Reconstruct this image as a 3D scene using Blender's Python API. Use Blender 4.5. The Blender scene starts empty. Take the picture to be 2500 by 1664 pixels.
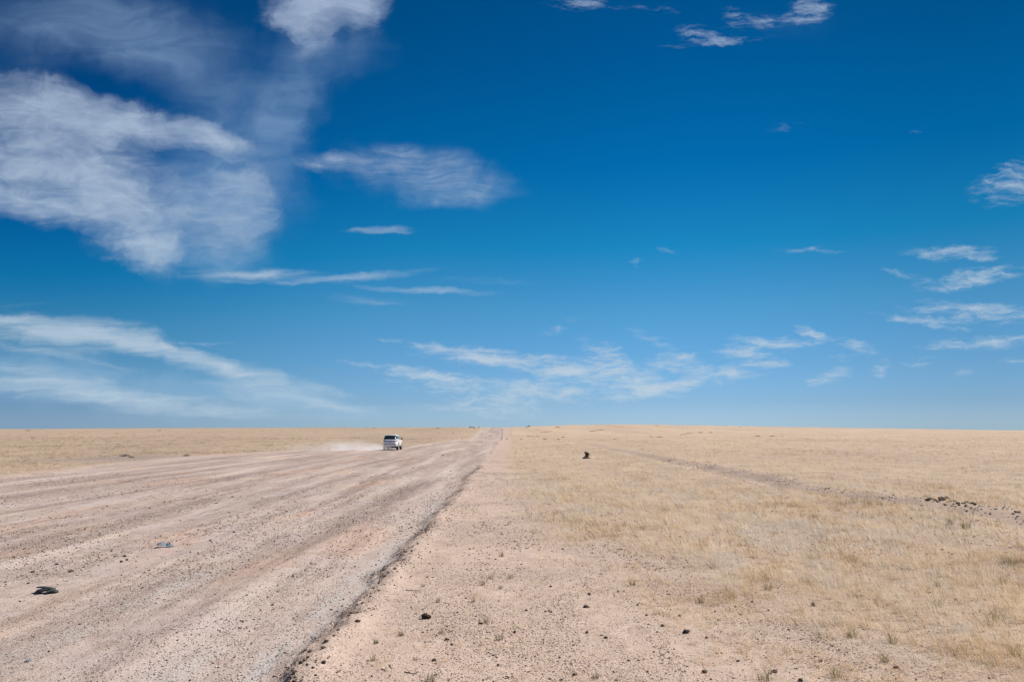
import bpy, bmesh, math, random
import numpy as np
from mathutils import Vector, Matrix, Euler

random.seed(7)
rng = np.random.default_rng(11)
S = bpy.context.scene
COL = S.collection
FPX = 28.0 / 36.0 * 2500.0      # focal length in photo pixels (photo is 2500 wide)
CX, HY = 1250.0, 1047.0         # where the level sight line meets the photo
EYE = 2.5
SUN_EL, SUN_AZ = math.radians(50), math.radians(66)   # azimuth from +Y towards +X

# ------------------------------------------------------------------ noise
class Noise2:
    def __init__(self, seed):
        r = np.random.default_rng(seed)
        self.p = r.permutation(4096).astype(np.int64)
        self.v = r.random(4096)
    def h(self, i, j):
        return self.v[(self.p[(i & 4095)] + j * 57) & 4095]
    def __call__(self, x, y):
        x = np.asarray(x, float); y = np.asarray(y, float)
        i = np.floor(x).astype(np.int64); j = np.floor(y).astype(np.int64)
        f = x - i; g = y - j
        f = f * f * (3 - 2 * f); g = g * g * (3 - 2 * g)
        a = self.h(i, j); b = self.h(i + 1, j); c = self.h(i, j + 1); d = self.h(i + 1, j + 1)
        return (a + (b - a) * f) * (1 - g) + (c + (d - c) * f) * g
    def fbm(self, x, y, o=4):
        t = 0; a = .5
        for k in range(o):
            t = t + a * self(x + 17.3 * k, y - 9.1 * k); x = x * 2.03; y = y * 2.03; a *= .5
        return t / (1 - .5 ** o)
NA, NB, NC = Noise2(1), Noise2(2), Noise2(3)

def sstep(a, b, x):
    t = np.clip((x - a) / (b - a), 0, 1)
    return t * t * (3 - 2 * t)

# ------------------------------------------------------------------ terrain
SKY_X = [-1500, 0, 350, 700, 1000, 1150, 1210, 1300, 1400, 1550, 1700, 1900, 2100, 2300, 2500, 4000]
SKY_Y = [1047, 1046.5, 1044, 1043, 1042.5, 1042, 1042.5, 1040, 1037, 1035, 1037, 1041, 1044, 1047, 1050, 1052]
EL_Y = [-80, 41, 60, 72, 85, 95, 128, 157, 194, 300, 340, 3000]
EL_X = [-27, -26.5, -29.3, -29.8, -27.7, -24.6, -16.6, -13.8, -10.2, -11.2, -11.6, -40]
ER_Y = [-80, 194, 300, 340, 3000]
ER_X = [-2.17, -2.30, -3.5, -4.0, -20]

def road_left(Y):
    return np.interp(Y, EL_Y, EL_X) + (NA.fbm(Y / 3.0, Y * 0 + 3.3, 3) - .5) * 1.2
def road_right(Y):
    return np.interp(Y, ER_Y, ER_X) + (NA.fbm(Y / 1.6, Y * 0 + 8.3, 3) - .5) * .22 + (NB.fbm(Y / .45, Y * 0 + 4.3, 3) - .5) * .12 + (NC.fbm(Y / 1.4, Y * 0 + 2.7, 2) - .5) * .24 * np.exp(-np.maximum(Y, 0) / 60) + (NA.fbm(Y / 7.0, Y * 0 + 1.9, 3) - .5) * .55 * sstep(12, 40, Y)

def terrain(X, Y, fine=True):
    X = np.asarray(X, float); Y = np.asarray(Y, float)
    Yc = np.maximum(Y, 30.0)
    u = X / Yc
    hy = np.interp(CX + u * FPX, SKY_X, SKY_Y)
    D = 300 + 900 * np.minimum(np.abs(u), .9)
    zc = EYE + (HY - hy) / FPX * D
    foot = 190 + 420 * np.minimum(np.abs(u), .9)
    t = (Y - foot) / (D - foot)
    k = .04
    t1 = k * np.logaddexp(0, t / k)                 # soft knee at the foot
    over = np.maximum(Y - D, 0)
    z = zc * np.minimum(t1, 1.0) - over * .012
    z = np.where(Y < 60, 0.0, z)
    el, er = road_left(Y), road_right(Y)
    inside = sstep(-.14, .34, er - X) * sstep(-.2, .5, X - el)
    near = 1 / (1 + (np.maximum(Y, 0) / 160.0) ** 2)
    stepn = np.exp(-np.maximum(Y - 16, 0) / 22.0) * (.3 + 1.0 * NB.fbm(Y / 1.3, Y * 0 + 6.6, 3))
    z = z - inside * (.018 + .12 * stepn)
    # raised lip of bladed soil on the verge side of the road edge
    z = z + (.05 + .05 * NB.fbm(X * 5, Y * 3, 2)) * np.exp(-((X - er - .22) / .22) ** 2) * np.exp(-np.maximum(Y - 14, 0) / 20.0)
    # windrow ridges and wheel tracks along the road
    wob = (NC.fbm(Y / 14.0, Y * 0, 2) - .5) * .5
    for rx, am, wd in ((-3.1, -.02, .28), (-4.3, .022, .2), (-5.2, -.018, .35), (-6.6, .03, .22), (-7.8, -.02, .4),
                       (-9.6, .03, .25), (-11.2, -.02, .5), (-13.2, .03, .3), (-16, -.02, .5), (-18.5, .03, .35), (-22, .03, .4)):
        z = z + am * (.5 + NB(X * 0 + rx, Y / 3.0)) * np.exp(-((X - rx - wob) / wd) ** 2) * inside
    # ditch and broken spoil line on the right
    dl = 11.6 + 1.6 * np.exp(-((Y - 24) / 6.0) ** 2) + (NB.fbm(Y / 5.0, Y * 0 + 1.7, 2) - .5) * 1.2
    dn = np.clip(1.25 - Y / 170.0, 0, 1) * sstep(2, 10, Y)
    z = z - .18 * np.exp(-((X - dl - .5) / .8) ** 2) * dn + .10 * np.exp(-((X - dl + 1.4) / 1.0) ** 2) * dn
    z = z + .16 * np.exp(-((X - dl - 1.9) / .7) ** 2) * NA.fbm(X * .8, Y * .8, 3) * dn
    if fine:
        z = z + (NA.fbm(X / 1.7, Y / 1.7, 4) - .5) * .06 * np.where(inside > .5, .35, 1.0)
        z = z + (NB.fbm(X / .25, Y / .25, 2) - .5) * .022 * near * np.where(inside > .5, .5, 1.0)
        z = z + (NC.fbm(X / 26.0, Y / 26.0, 3) - .5) * .5 * sstep(25, 110, np.hypot(X, Y)) * (1 - inside)
        bank = np.exp(-((X - er + .03) / .18) ** 2)
        z = z + (NC.fbm(X / .10, Y / .13, 2) - .45) * .13 * bank * np.exp(-np.maximum(Y - 14, 0) / 14.0)
    return z

def zat(x, y):
    return float(terrain(np.array([x]), np.array([y]))[0])

def at(px, py):
    """ground point seen at a photo pixel (a sight line followed to the terrain)"""
    u = (px - CX) / FPX; v = (HY - py) / FPX
    d = EYE / max(-v, .0035)
    ds = np.geomspace(4, min(1500, d * 4 + 60), 3000)
    g = (EYE + v * ds) - terrain(u * ds, ds)
    i = int(np.argmax(g < 0))
    if g[i] >= 0: i = int(np.argmin(g))
    d = ds[i]
    return Vector((u * d, d, zat(u * d, d)))

# grass cover 0..1
def cover(X, Y):
    el, er = road_left(Y), road_right(Y)
    n = NB.fbm(X / 2.3, Y / 2.3, 4)
    n2 = NC.fbm(X / .9, Y / .9, 3)
    edge = np.interp(Y, [0, 8, 12, 20, 30, 60, 200], [2.2, 1.7, .5, -.3, -.7, -.9, -1.2])
    full = np.interp(Y, [0, 8, 12, 20, 30, 60, 200], [7.0, 6.2, 5.0, 2.8, 1.4, .4, .2])
    r = np.clip((X - edge) / np.maximum(full - edge, .6), 0, 1)
    r = np.clip(r * 1.15 + (n - .5) * 1.5 * (1 - np.abs(2 * r - 1)) + (n2 - .5) * .6 * r, 0, 1)
    sparse = np.where(X > er + .4, .26, 0)
    left = sstep(-.5, 1.8, el - X + (n - .5) * 1.5)
    g = np.where(X > er, np.maximum(r, sparse * n2), left)
    dl = 11.6 + 1.6 * np.exp(-((Y - 24) / 6.0) ** 2) + (NB.fbm(Y / 5.0, Y * 0 + 1.7, 2) - .5) * 1.2
    bare = np.exp(-((X - dl - .9) / 1.1) ** 2) * np.clip(1.3 - Y / 120.0, 0, 1) * (.35 + .9 * n)
    g = g * (1 - np.clip(bare, 0, .6))
    side = np.exp(-((X + 33) / 3.5) ** 2) * np.exp(-((Y - 68) / 7.0) ** 2)      # dirt patch by the left pull-off
    return g * (1 - .9 * side)

# ------------------------------------------------------------------ object helpers
def mesh_np(name, verts, faces, attrs=None, smooth=False):
    """verts (n,3); faces list of (k,m) int arrays with constant m"""
    me = bpy.data.meshes.new(name)
    verts = np.asarray(verts, np.float32)
    if not isinstance(faces, list): faces = [faces]
    faces = [np.asarray(f, np.int32) for f in faces if len(f)]
    nl = sum(f.size for f in faces); npoly = sum(len(f) for f in faces)
    me.vertices.add(len(verts)); me.vertices.foreach_set('co', verts.ravel())
    me.loops.add(nl); me.loops.foreach_set('vertex_index', np.concatenate([f.ravel() for f in faces]))
    me.polygons.add(npoly)
    tot = np.concatenate([np.full(len(f), f.shape[1], np.int32) for f in faces])
    st = np.concatenate([[0], np.cumsum(tot)[:-1]]).astype(np.int32)
    me.polygons.foreach_set('loop_start', st)
    if smooth: me.polygons.foreach_set('use_smooth', np.ones(npoly, bool))
    me.update(calc_edges=True)
    for k, v in (attrs or {}).items():
        a = me.attributes.new(k, 'FLOAT', 'POINT'); a.data.foreach_set('value', np.asarray(v, np.float32))
    return me

def link(name, me, mat=None, parent=None, loc=None, rot=None):
    o = bpy.data.objects.new(name, me); COL.objects.link(o)
    if mat is not None and me is not None and not me.materials: me.materials.append(mat)
    if parent is not None: o.parent = parent
    if loc is not None: o.location = loc
    if rot is not None: o.rotation_euler = rot
    return o

def tag(o, label=None, cat=None, group=None, kind=None):
    if label: o['label'] = label
    if cat: o['category'] = cat
    if group: o['group'] = group
    if kind: o['kind'] = kind
    return o

def bm_obj(name, bm, mat, parent=None, smooth=True):
    bmesh.ops.recalc_face_normals(bm, faces=bm.faces)
    me = bpy.data.meshes.new(name); bm.to_mesh(me); bm.free()
    if smooth:
        me.polygons.foreach_set('use_smooth', [True] * len(me.polygons))
        if smooth == 'edges': me.set_sharp_from_angle(angle=math.radians(38))
    return link(name, me, mat, parent)

# ------------------------------------------------------------------ node helpers
class NT:
    dim = '3D'
    def __init__(self, tree): self.t = tree; self.n = tree.nodes; self.l = tree.links
    def new(self, typ, **kw):
        x = self.n.new(typ)
        for k, v in kw.items(): setattr(x, k, v)
        return x
    def put(self, sock, v):
        if isinstance(v, bpy.types.NodeSocket): self.l.new(v, sock)
        elif v is not None: sock.default_value = v
    def math(self, op, a, b=None, c=None, clamp=False):
        x = self.new('ShaderNodeMath', operation=op, use_clamp=clamp)
        for i, v in enumerate((a, b, c)): self.put(x.inputs[i], v)
        return x.outputs[0]
    def vmath(self, op, a, b=None, out=0):
        x = self.new('ShaderNodeVectorMath', operation=op)
        self.put(x.inputs[0], a); self.put(x.inputs[1], b)
        return x.outputs[out]
    def noise(self, vec, scale, detail=4, rough=.55, out=0, dist=0):
        x = self.new('ShaderNodeTexNoise', noise_dimensions=self.dim); self.put(x.inputs['Vector'], vec)
        x.inputs['Scale'].default_value = scale; x.inputs['Detail'].default_value = detail
        x.inputs['Roughness'].default_value = rough; x.inputs['Distortion'].default_value = dist
        return x.outputs[out]
    def mapping(self, vec, loc=(0, 0, 0), rot=(0, 0, 0), scale=(1, 1, 1), typ='POINT'):
        x = self.new('ShaderNodeMapping', vector_type=typ); self.put(x.inputs[0], vec)
        x.inputs[1].default_value = loc; x.inputs[2].default_value = rot; x.inputs[3].default_value = scale
        return x.outputs[0]
    def mix(self, f, a, b, blend='MIX'):
        x = self.new('ShaderNodeMix', data_type='RGBA', blend_type=blend)
        self.put(x.inputs[0], f)
        for i, v in ((6, a), (7, b)):
            self.put(x.inputs[i], (*v, 1) if isinstance(v, tuple) and len(v) == 3 else v)
        return x.outputs[2]
    def ramp(self, f, pts, interp='LINEAR'):
        x = self.new('ShaderNodeValToRGB'); self.put(x.inputs[0], f)
        e = x.color_ramp.elements; x.color_ramp.interpolation = interp
        while len(e) < len(pts): e.new(.5)
        for k, (p, c) in enumerate(pts):
            e[k].position = p; e[k].color = (*c, 1) if not isinstance(c, (int, float)) else (c, c, c, 1)
        return x.outputs[0]
    def smooth(self, v, a, b, lo=0, hi=1):
        x = self.new('ShaderNodeMapRange', interpolation_type='SMOOTHSTEP'); self.put(x.inputs[0], v)
        for i, w in enumerate((a, b, lo, hi)): self.put(x.inputs[i + 1], w)
        return x.outputs[0]
    def attr(self, name):
        return self.new('ShaderNodeAttribute', attribute_name=name).outputs['Fac']

def material(name):
    m = bpy.data.materials.new(name); m.use_nodes = True
    nt = NT(m.node_tree); b = nt.n['Principled BSDF']
    return m, nt, b

def simple(name, color, rough=.6, metal=0, coat=0, var=.15, scale=6, spec=.5):
    m, nt, b = material(name)
    pos = nt.new('ShaderNodeTexCoord').outputs['Object']
    n = nt.noise(pos, scale, 4)
    lo = tuple(c * (1 - var) for c in color); hi = tuple(min(1, c * (1 + var)) for c in color)
    nt.put(b.inputs['Base Color'], nt.ramp(n, [(.3, lo), (.7, hi)]))
    b.inputs['Roughness'].default_value = rough; b.inputs['Metallic'].default_value = metal
    b.inputs['Coat Weight'].default_value = coat; b.inputs['Specular IOR Level'].default_value = spec
    return m

# ------------------------------------------------------------------ camera, sun
cam = bpy.data.cameras.new('camera'); cam_o = bpy.data.objects.new('camera', cam); COL.objects.link(cam_o)
cam_o.location = (0, 0, EYE); cam_o.rotation_euler = (math.pi / 2, 0, 0)
cam.lens = 28; cam.sensor_width = 36; cam.shift_y = (HY - 832) / 2500; cam.clip_end = 20000; cam.clip_start = .1
S.camera = cam_o
sun = bpy.data.lights.new('sun', 'SUN'); sun.energy = 5.0; sun.angle = math.radians(.55); sun.color = (1, .955, .89)
sun_o = bpy.data.objects.new('sun', sun); COL.objects.link(sun_o)
sdir = Vector((math.sin(SUN_AZ) * math.cos(SUN_EL), math.cos(SUN_AZ) * math.cos(SUN_EL), math.sin(SUN_EL)))
sun_o.rotation_euler = sdir.to_track_quat('Z', 'Y').to_euler(); sun_o.location = sdir * 60
S.view_settings.view_transform = 'Standard'; S.view_settings.look = 'None'
S.cycles.volume_bounces = 5; S.cycles.volume_step_rate = 1.0
S.view_settings.exposure = .5; S.view_settings.gamma = 1

# ------------------------------------------------------------------ sky
def build_world():
    w = bpy.data.worlds.new('World'); S.world = w; w.use_nodes = True
    nt = NT(w.node_tree); nt.dim = '2D'; bg = nt.n['Background']
    w.cycles.sampling_method = 'MANUAL'; w.cycles.sample_map_resolution = 128
    sky = nt.new('ShaderNodeTexSky', sky_type='NISHITA'); sky.sun_disc = False
    sky.sun_elevation = SUN_EL; sky.sun_rotation = SUN_AZ
    sky.altitude = 800; sky.air_density = 1; sky.dust_density = .6; sky.ozone_density = 1.5
    d = nt.new('ShaderNodeTexCoord').outputs['Generated']
    d = nt.vmath('NORMALIZE', d)
    sep = nt.new('ShaderNodeSeparateXYZ'); nt.put(sep.inputs[0], d)
    x, y, z = sep.outputs
    ya = nt.math('MAXIMUM', nt.math('ABSOLUTE', y), .04)
    el = nt.math('DIVIDE', z, nt.math('MAXIMUM', nt.math('POWER', nt.math('ADD', nt.math('MULTIPLY', x, x), nt.math('MULTIPLY', y, y)), .5), .02))
    # polarising filter: the sky deepens and loses red away from the horizon
    tgt = SKYGAIN
    el2 = nt.math('MULTIPLY', el, nt.smooth(nt.math('DIVIDE', x, ya), -.7, -.05, 1.38, 1.0))
    g = nt.ramp(nt.math('MULTIPLY', el2, 1 / .8), [(p / .8, tuple(v / 2 for v in c)) for p, c in tgt])
    side = nt.smooth(nt.math('ABSOLUTE', nt.math('DIVIDE', x, ya)), .12, .66, 1.0, .72)
    g = nt.mix(1.0, g, side, 'MULTIPLY')
    g = nt.mix(nt.math('MULTIPLY', nt.smooth(el, .04, .2), nt.smooth(nt.math('DIVIDE', x, ya), -.65, -.1, 1.0, 0.0)), g, nt.mix(1.0, g, (.62, .98, 1.14), 'MULTIPLY'))
    g = nt.mix(nt.math('MULTIPLY', nt.smooth(el, .03, .12, 1.0, 0.0), nt.smooth(nt.math('DIVIDE', x, ya), -.65, -.2, 1.0, 0.0)), g, nt.mix(1.0, g, (1.0, 1.06, 1.17), 'MULTIPLY'))
    base = nt.mix(1.0, sky.outputs[0], nt.mix(1.0, g, (2.0, 2.0, 2.0), 'MULTIPLY'), 'MULTIPLY')
    # cloud sheet coordinates (hundredths of the field of view, straight ahead = 12.5, 10.47)
    cmb = nt.new('ShaderNodeCombineXYZ')
    nt.put(cmb.inputs[0], nt.math('MULTIPLY_ADD', nt.math('DIVIDE', x, ya), FPX / 100, CX / 100))
    nt.put(cmb.inputs[1], nt.math('MULTIPLY_ADD', nt.math('DIVIDE', z, ya), -FPX / 100, HY / 100))
    P = cmb.outputs[0]
    def warp(vec, scale, amt, detail=3, sc=(1, 1, 1)):
        n = nt.noise(nt.mapping(vec, scale=sc), scale, detail, .55, out=1)
        n = nt.vmath('SUBTRACT', n, (.5, .5, .5))
        return nt.vmath('ADD', vec, nt.vmath('MULTIPLY', n, amt))
    def blobs(vec, lst, kind='SPHERICAL'):
        acc = None
        for cx, cy, rx, ry, rot, s in lst:
            mp = nt.mapping(vec, (cx / 100, cy / 100, 0), (0, 0, math.radians(rot)), (rx / 100, ry / 100, 1), 'TEXTURE')
            gr = nt.new('ShaderNodeTexGradient', gradient_type=kind); nt.put(gr.inputs[0], mp)
            acc = nt.math('MULTIPLY_ADD', gr.outputs['Fac'], s, acc if acc is not None else 0.0)
        return acc
    flat = nt.mapping(P, scale=(1, 1, 0))
    # soft veils
    W0 = warp(flat, .35, (1.6, 1.2, 0), 3)
    veil = blobs(warp(W0, 2.2, (.5, .3, 0), 3), VEILS)
    vt = nt.noise(nt.mapping(flat, rot=(0, 0, -.5), scale=(.4, 1.3, 1)), 1.1, 6, .6, dist=.8)
    veil = nt.math('MULTIPLY', nt.smooth(veil, 0.0, .9), nt.math('MULTIPLY_ADD', vt, 1.4, .15))
    # big cirrus bodies
    W1 = warp(warp(warp(flat, .5, (1.3, .9, 0), 2), 2.2, (.5, .24, 0), 2), 7.0, (.22, .07, 0), 2)
    big = nt.math('SUBTRACT', blobs(W1, BIG), blobs(W1, CUTS))
    ft = nt.noise(nt.mapping(W1, rot=(0, 0, -.15), scale=(.5, 1.5, 1)), 1.0, 5, .6)
    ft2 = nt.noise(nt.mapping(flat, rot=(0, 0, -.3), scale=(.4, 1.5, 1)), 1.8, 5, .6, dist=1.0)
    tex = nt.math('ADD', nt.math('MULTIPLY', ft, .6), nt.math('MULTIPLY', ft2, .4))
    bigd = nt.smooth(nt.math('ADD', big, nt.math('MULTIPLY_ADD', tex, 1.1, -.52)), -.05, 1.35)
    bigd = nt.math('MULTIPLY', bigd, nt.math('MULTIPLY', nt.math('MULTIPLY_ADD', tex, .9, .55), nt.smooth(big, 0, .5)))
    # long combed bands
    W3 = warp(warp(flat, .7, (1.0, .24, 0), 3), 3.0, (.3, .07, 0), 3)
    stk = blobs(W3, STREAKS)
    f3 = nt.noise(nt.mapping(W3, rot=(0, 0, -.10), scale=(.30, 2.3, 1)), 1.7, 6, .62, dist=.3)
    sd = nt.smooth(nt.math('ADD', stk, nt.math('MULTIPLY_ADD', f3, 1.15, -.58)), -.05, 1.25)
    sd = nt.math('MULTIPLY', sd, nt.math('MULTIPLY', nt.math('MULTIPLY_ADD', f3, .9, .5), nt.smooth(stk, 0, .35)))
    # oval cirrus: soft outline, thin bowed threads inside
    W4 = warp(warp(flat, .45, (.9, .55, 0), 2), 3.2, (.34, .12, 0), 3)
    ov = blobs(W4, OVAL)
    f4 = nt.noise(nt.mapping(warp(flat, .5, (.6, .8, 0), 2), rot=(0, 0, -.06), scale=(.42, 2.6, 1)), 2.6, 4, .55)
    f5 = nt.noise(W4, 1.3, 4, .55)
    od = nt.math('MULTIPLY', nt.smooth(nt.math('ADD', ov, nt.math('MULTIPLY_ADD', f5, .7, -.38)), -.05, 1.5), nt.math('MULTIPLY', nt.math('MULTIPLY_ADD', f4, 1.7, .05), nt.smooth(ov, 0, .4)))
    # combed fibrous wisps
    W2 = warp(flat, 1.3, (.55, .26, 0), 5)
    wisp = blobs(W2, [(cx, cy, rx * 1.3, ry * 1.4, rot, s) for cx, cy, rx, ry, rot, s in WISPS])
    fine = nt.noise(nt.mapping(W2, rot=(0, 0, .12), scale=(.6, 2.6, 1)), 2.4, 5, .66)
    wd = nt.smooth(nt.math('ADD', wisp, nt.math('MULTIPLY_ADD', fine, 2.2, -1.14)), .0, 1.55)
    wd = nt.math('MULTIPLY', wd, nt.smooth(wisp, 0, .4))
    a = nt.math('ADD', nt.math('ADD', nt.math('MULTIPLY', bigd, .78), nt.math('MULTIPLY', nt.math('ADD', sd, od), .74)), nt.math('MULTIPLY', wd, .98))
    a = nt.math('MINIMUM', a, .92)
    # thin high cirrus elsewhere overhead (outside the picture)
    ccol = nt.ramp(nt.math('MULTIPLY', el, 2), [(0, (.52, .64, .74)), (.25, (.47, .58, .70)), (1, (.40, .50, .67))])
    strength = .1
    ccol = nt.mix(1.0, ccol, (1 / strength,) * 3, 'MULTIPLY')
    vcol = nt.mix(1.0, ccol, (.74, .90, 1.02), 'MULTIPLY')
    colr = nt.mix(a, nt.mix(nt.math('MULTIPLY', veil, .40), base, vcol), ccol)
    nt.put(bg.inputs[0], colr); bg.inputs[1].default_value = strength / 2 ** .5

SKYGAIN = [(0, (.55, .86, 1.43)), (.014, (.507, .775, 1.32)), (.034, (.41, .67, 1.13)), (.08, (.33, .65, 1.01)), (.149, (.225, .66, .925)), (.226, (.042, .60, .865)),
           (.328, (.003, .455, .784)), (.46, (.001, .357, .646)), (.55, (.001, .31, .57)), (.8, (.03, .3, .5))]
VEILS = [(150, 60, 520, 150, 5, .6), (420, 130, 420, 130, 20, .55), (730, 190, 100, 220, 3, .55), (850, 120, 150, 90, -20, .5),
         (560, 420, 260, 260, 0, .85), (700, 330, 90, 160, -20, .5), (300, 960, 700, 70, 4, .75), (120, 900, 380, 60, 6, .6),
         (760, 975, 320, 45, 8, .6), (1300, 930, 380, 70, 2, .30), (520, 640, 200, 50, 5, .5), (1950, 40, 170, 50, 8, .15)]
OVAL = [(1010, 430, 290, 96, 7, .62), (1130, 440, 210, 84, 18, .40), (1030, 372, 160, 46, -8, .32), (840, 402, 150, 32, 3, .62), (770, 404, 80, 22, 0, .35), (1120, 492, 170, 34, -4, .25)]
BIG = [(60, 260, 330, 110, 12, 1.05), (330, 300, 300, 85, 14, 1.0), (540, 325, 120, 48, 16, .85), (80, 420, 360, 150, 10, 1.05),
       (300, 500, 240, 170, 35, .85), (380, 620, 130, 95, 25, .75), (530, 530, 170, 170, 0, .6), (600, 440, 120, 130, 20, .42), (590, 580, 110, 90, 0, .3), (30, 500, 170, 70, 15, .4),
       (790, 10, 190, 90, -6, 1.05), (745, 85, 75, 100, 12, .8), (880, 40, 110, 80, -35, .6)]
STREAKS = [(940, 562, 120, 14, -1, .75), (620, 672, 210, 26, 1, .9), (880, 676, 260, 15, -5, .8), (1040, 708, 240, 12, 4, .75), (900, 735, 150, 20, 3, .4), (1200, 685, 220, 14, 2, .25),
           (150, 815, 330, 62, 3, 1.0), (350, 838, 130, 40, 12, .8), (40, 785, 220, 26, 3, .6), (560, 900, 300, 36, 12, .85), (470, 868, 160, 22, 10, .5), (650, 925, 90, 26, 4, .45),
           (60, 905, 260, 34, 9, .65), (150, 955, 360, 42, 5, .8), (700, 968, 280, 30, 9, .7), (420, 985, 380, 34, 3, .55), (820, 955, 110, 16, 8, .5), (560, 1010, 400, 20, 2, .4),
           (250, 890, 200, 12, 14, .35), (220, 812, 200, 44, 2, .45), (1050, 1000, 300, 24, 2, .35), (60, 745, 140, 12, -4, .3)]
CUTS = [(500, 398, 130, 26, 12, .6), (60, 620, 320, 60, 18, .8)]
WISPS = [
         (1240, 878, 240, 26, 6, 1.0), (1130, 862, 130, 10, 14, .6), (1480, 868, 80, 34, 30, .8), (1500, 925, 170, 38, 4, .85), (1040, 912, 230, 16, 8, .75),
         (1080, 945, 140, 28, 12, .75), (1260, 975, 120, 40, -4, .8), (1320, 945, 100, 26, 8, .6), (1600, 940, 100, 18, 0, .6), (1570, 965, 110, 20, -4, .6),
         (1780, 912, 100, 22, -6, 1.0), (1650, 890, 75, 24, 2, .85), (1600, 830, 90, 18, 20, .5), (1690, 935, 60, 12, 0, .6), (1670, 866, 50, 9, 0, .6),
         (1820, 868, 80, 20, 10, 1.0), (1850, 838, 70, 18, 12, .8), (1930, 842, 60, 22, 5, .8), (1990, 818, 55, 16, 22, .95), (2100, 848, 70, 20, 15, .7),
         (2030, 918, 55, 20, -12, .85), (2150, 902, 30, 22, -40, .7), (1900, 888, 40, 11, 5, .6), (2050, 875, 40, 8, 0, .55), (2240, 885, 60, 14, -8, .5), (2370, 900, 45, 16, -20, .45),
         (2340, 618, 100, 20, 2, 1.0), (2250, 620, 60, 10, 2, .5), (2370, 680, 140, 24, -10, 1.0), (2200, 668, 55, 12, 12, .6), (2400, 762, 190, 26, 4, .95),
         (2250, 785, 120, 14, 8, .8), (2400, 835, 150, 18, -3, .9), (2480, 878, 50, 10, 0, .6), (2490, 445, 120, 50, -12, .85), (1985, 613, 80, 10, 0, .6),
         (1700, 85, 60, 22, 12, .72), (1780, 98, 110, 10, -4, .55), (1860, 55, 100, 20, -8, .5), (1980, 20, 60, 42, -25, .8), (1800, 40, 50, 22, 30, .42), (1640, 112, 60, 6, 4, .4),
         (1420, 8, 90, 18, 0, .6), (1590, 22, 90, 12, 6, .4), (1558, 643, 20, 18, 20, .45), (1640, 614, 40, 10, 14, .35), (1920, 305, 46, 18, -15, .36), (2245, 318, 20, 10, -30, .28),
         (1360, 800, 60, 20, -30, .35), (1430, 970, 90, 16, 5, .5), (1370, 905, 60, 12, 0, .5), (940, 830, 90, 8, 8, .4), (480, 845, 120, 9, -2, .5), (1140, 1000, 200, 18, 3, .35)]
build_world()

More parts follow.
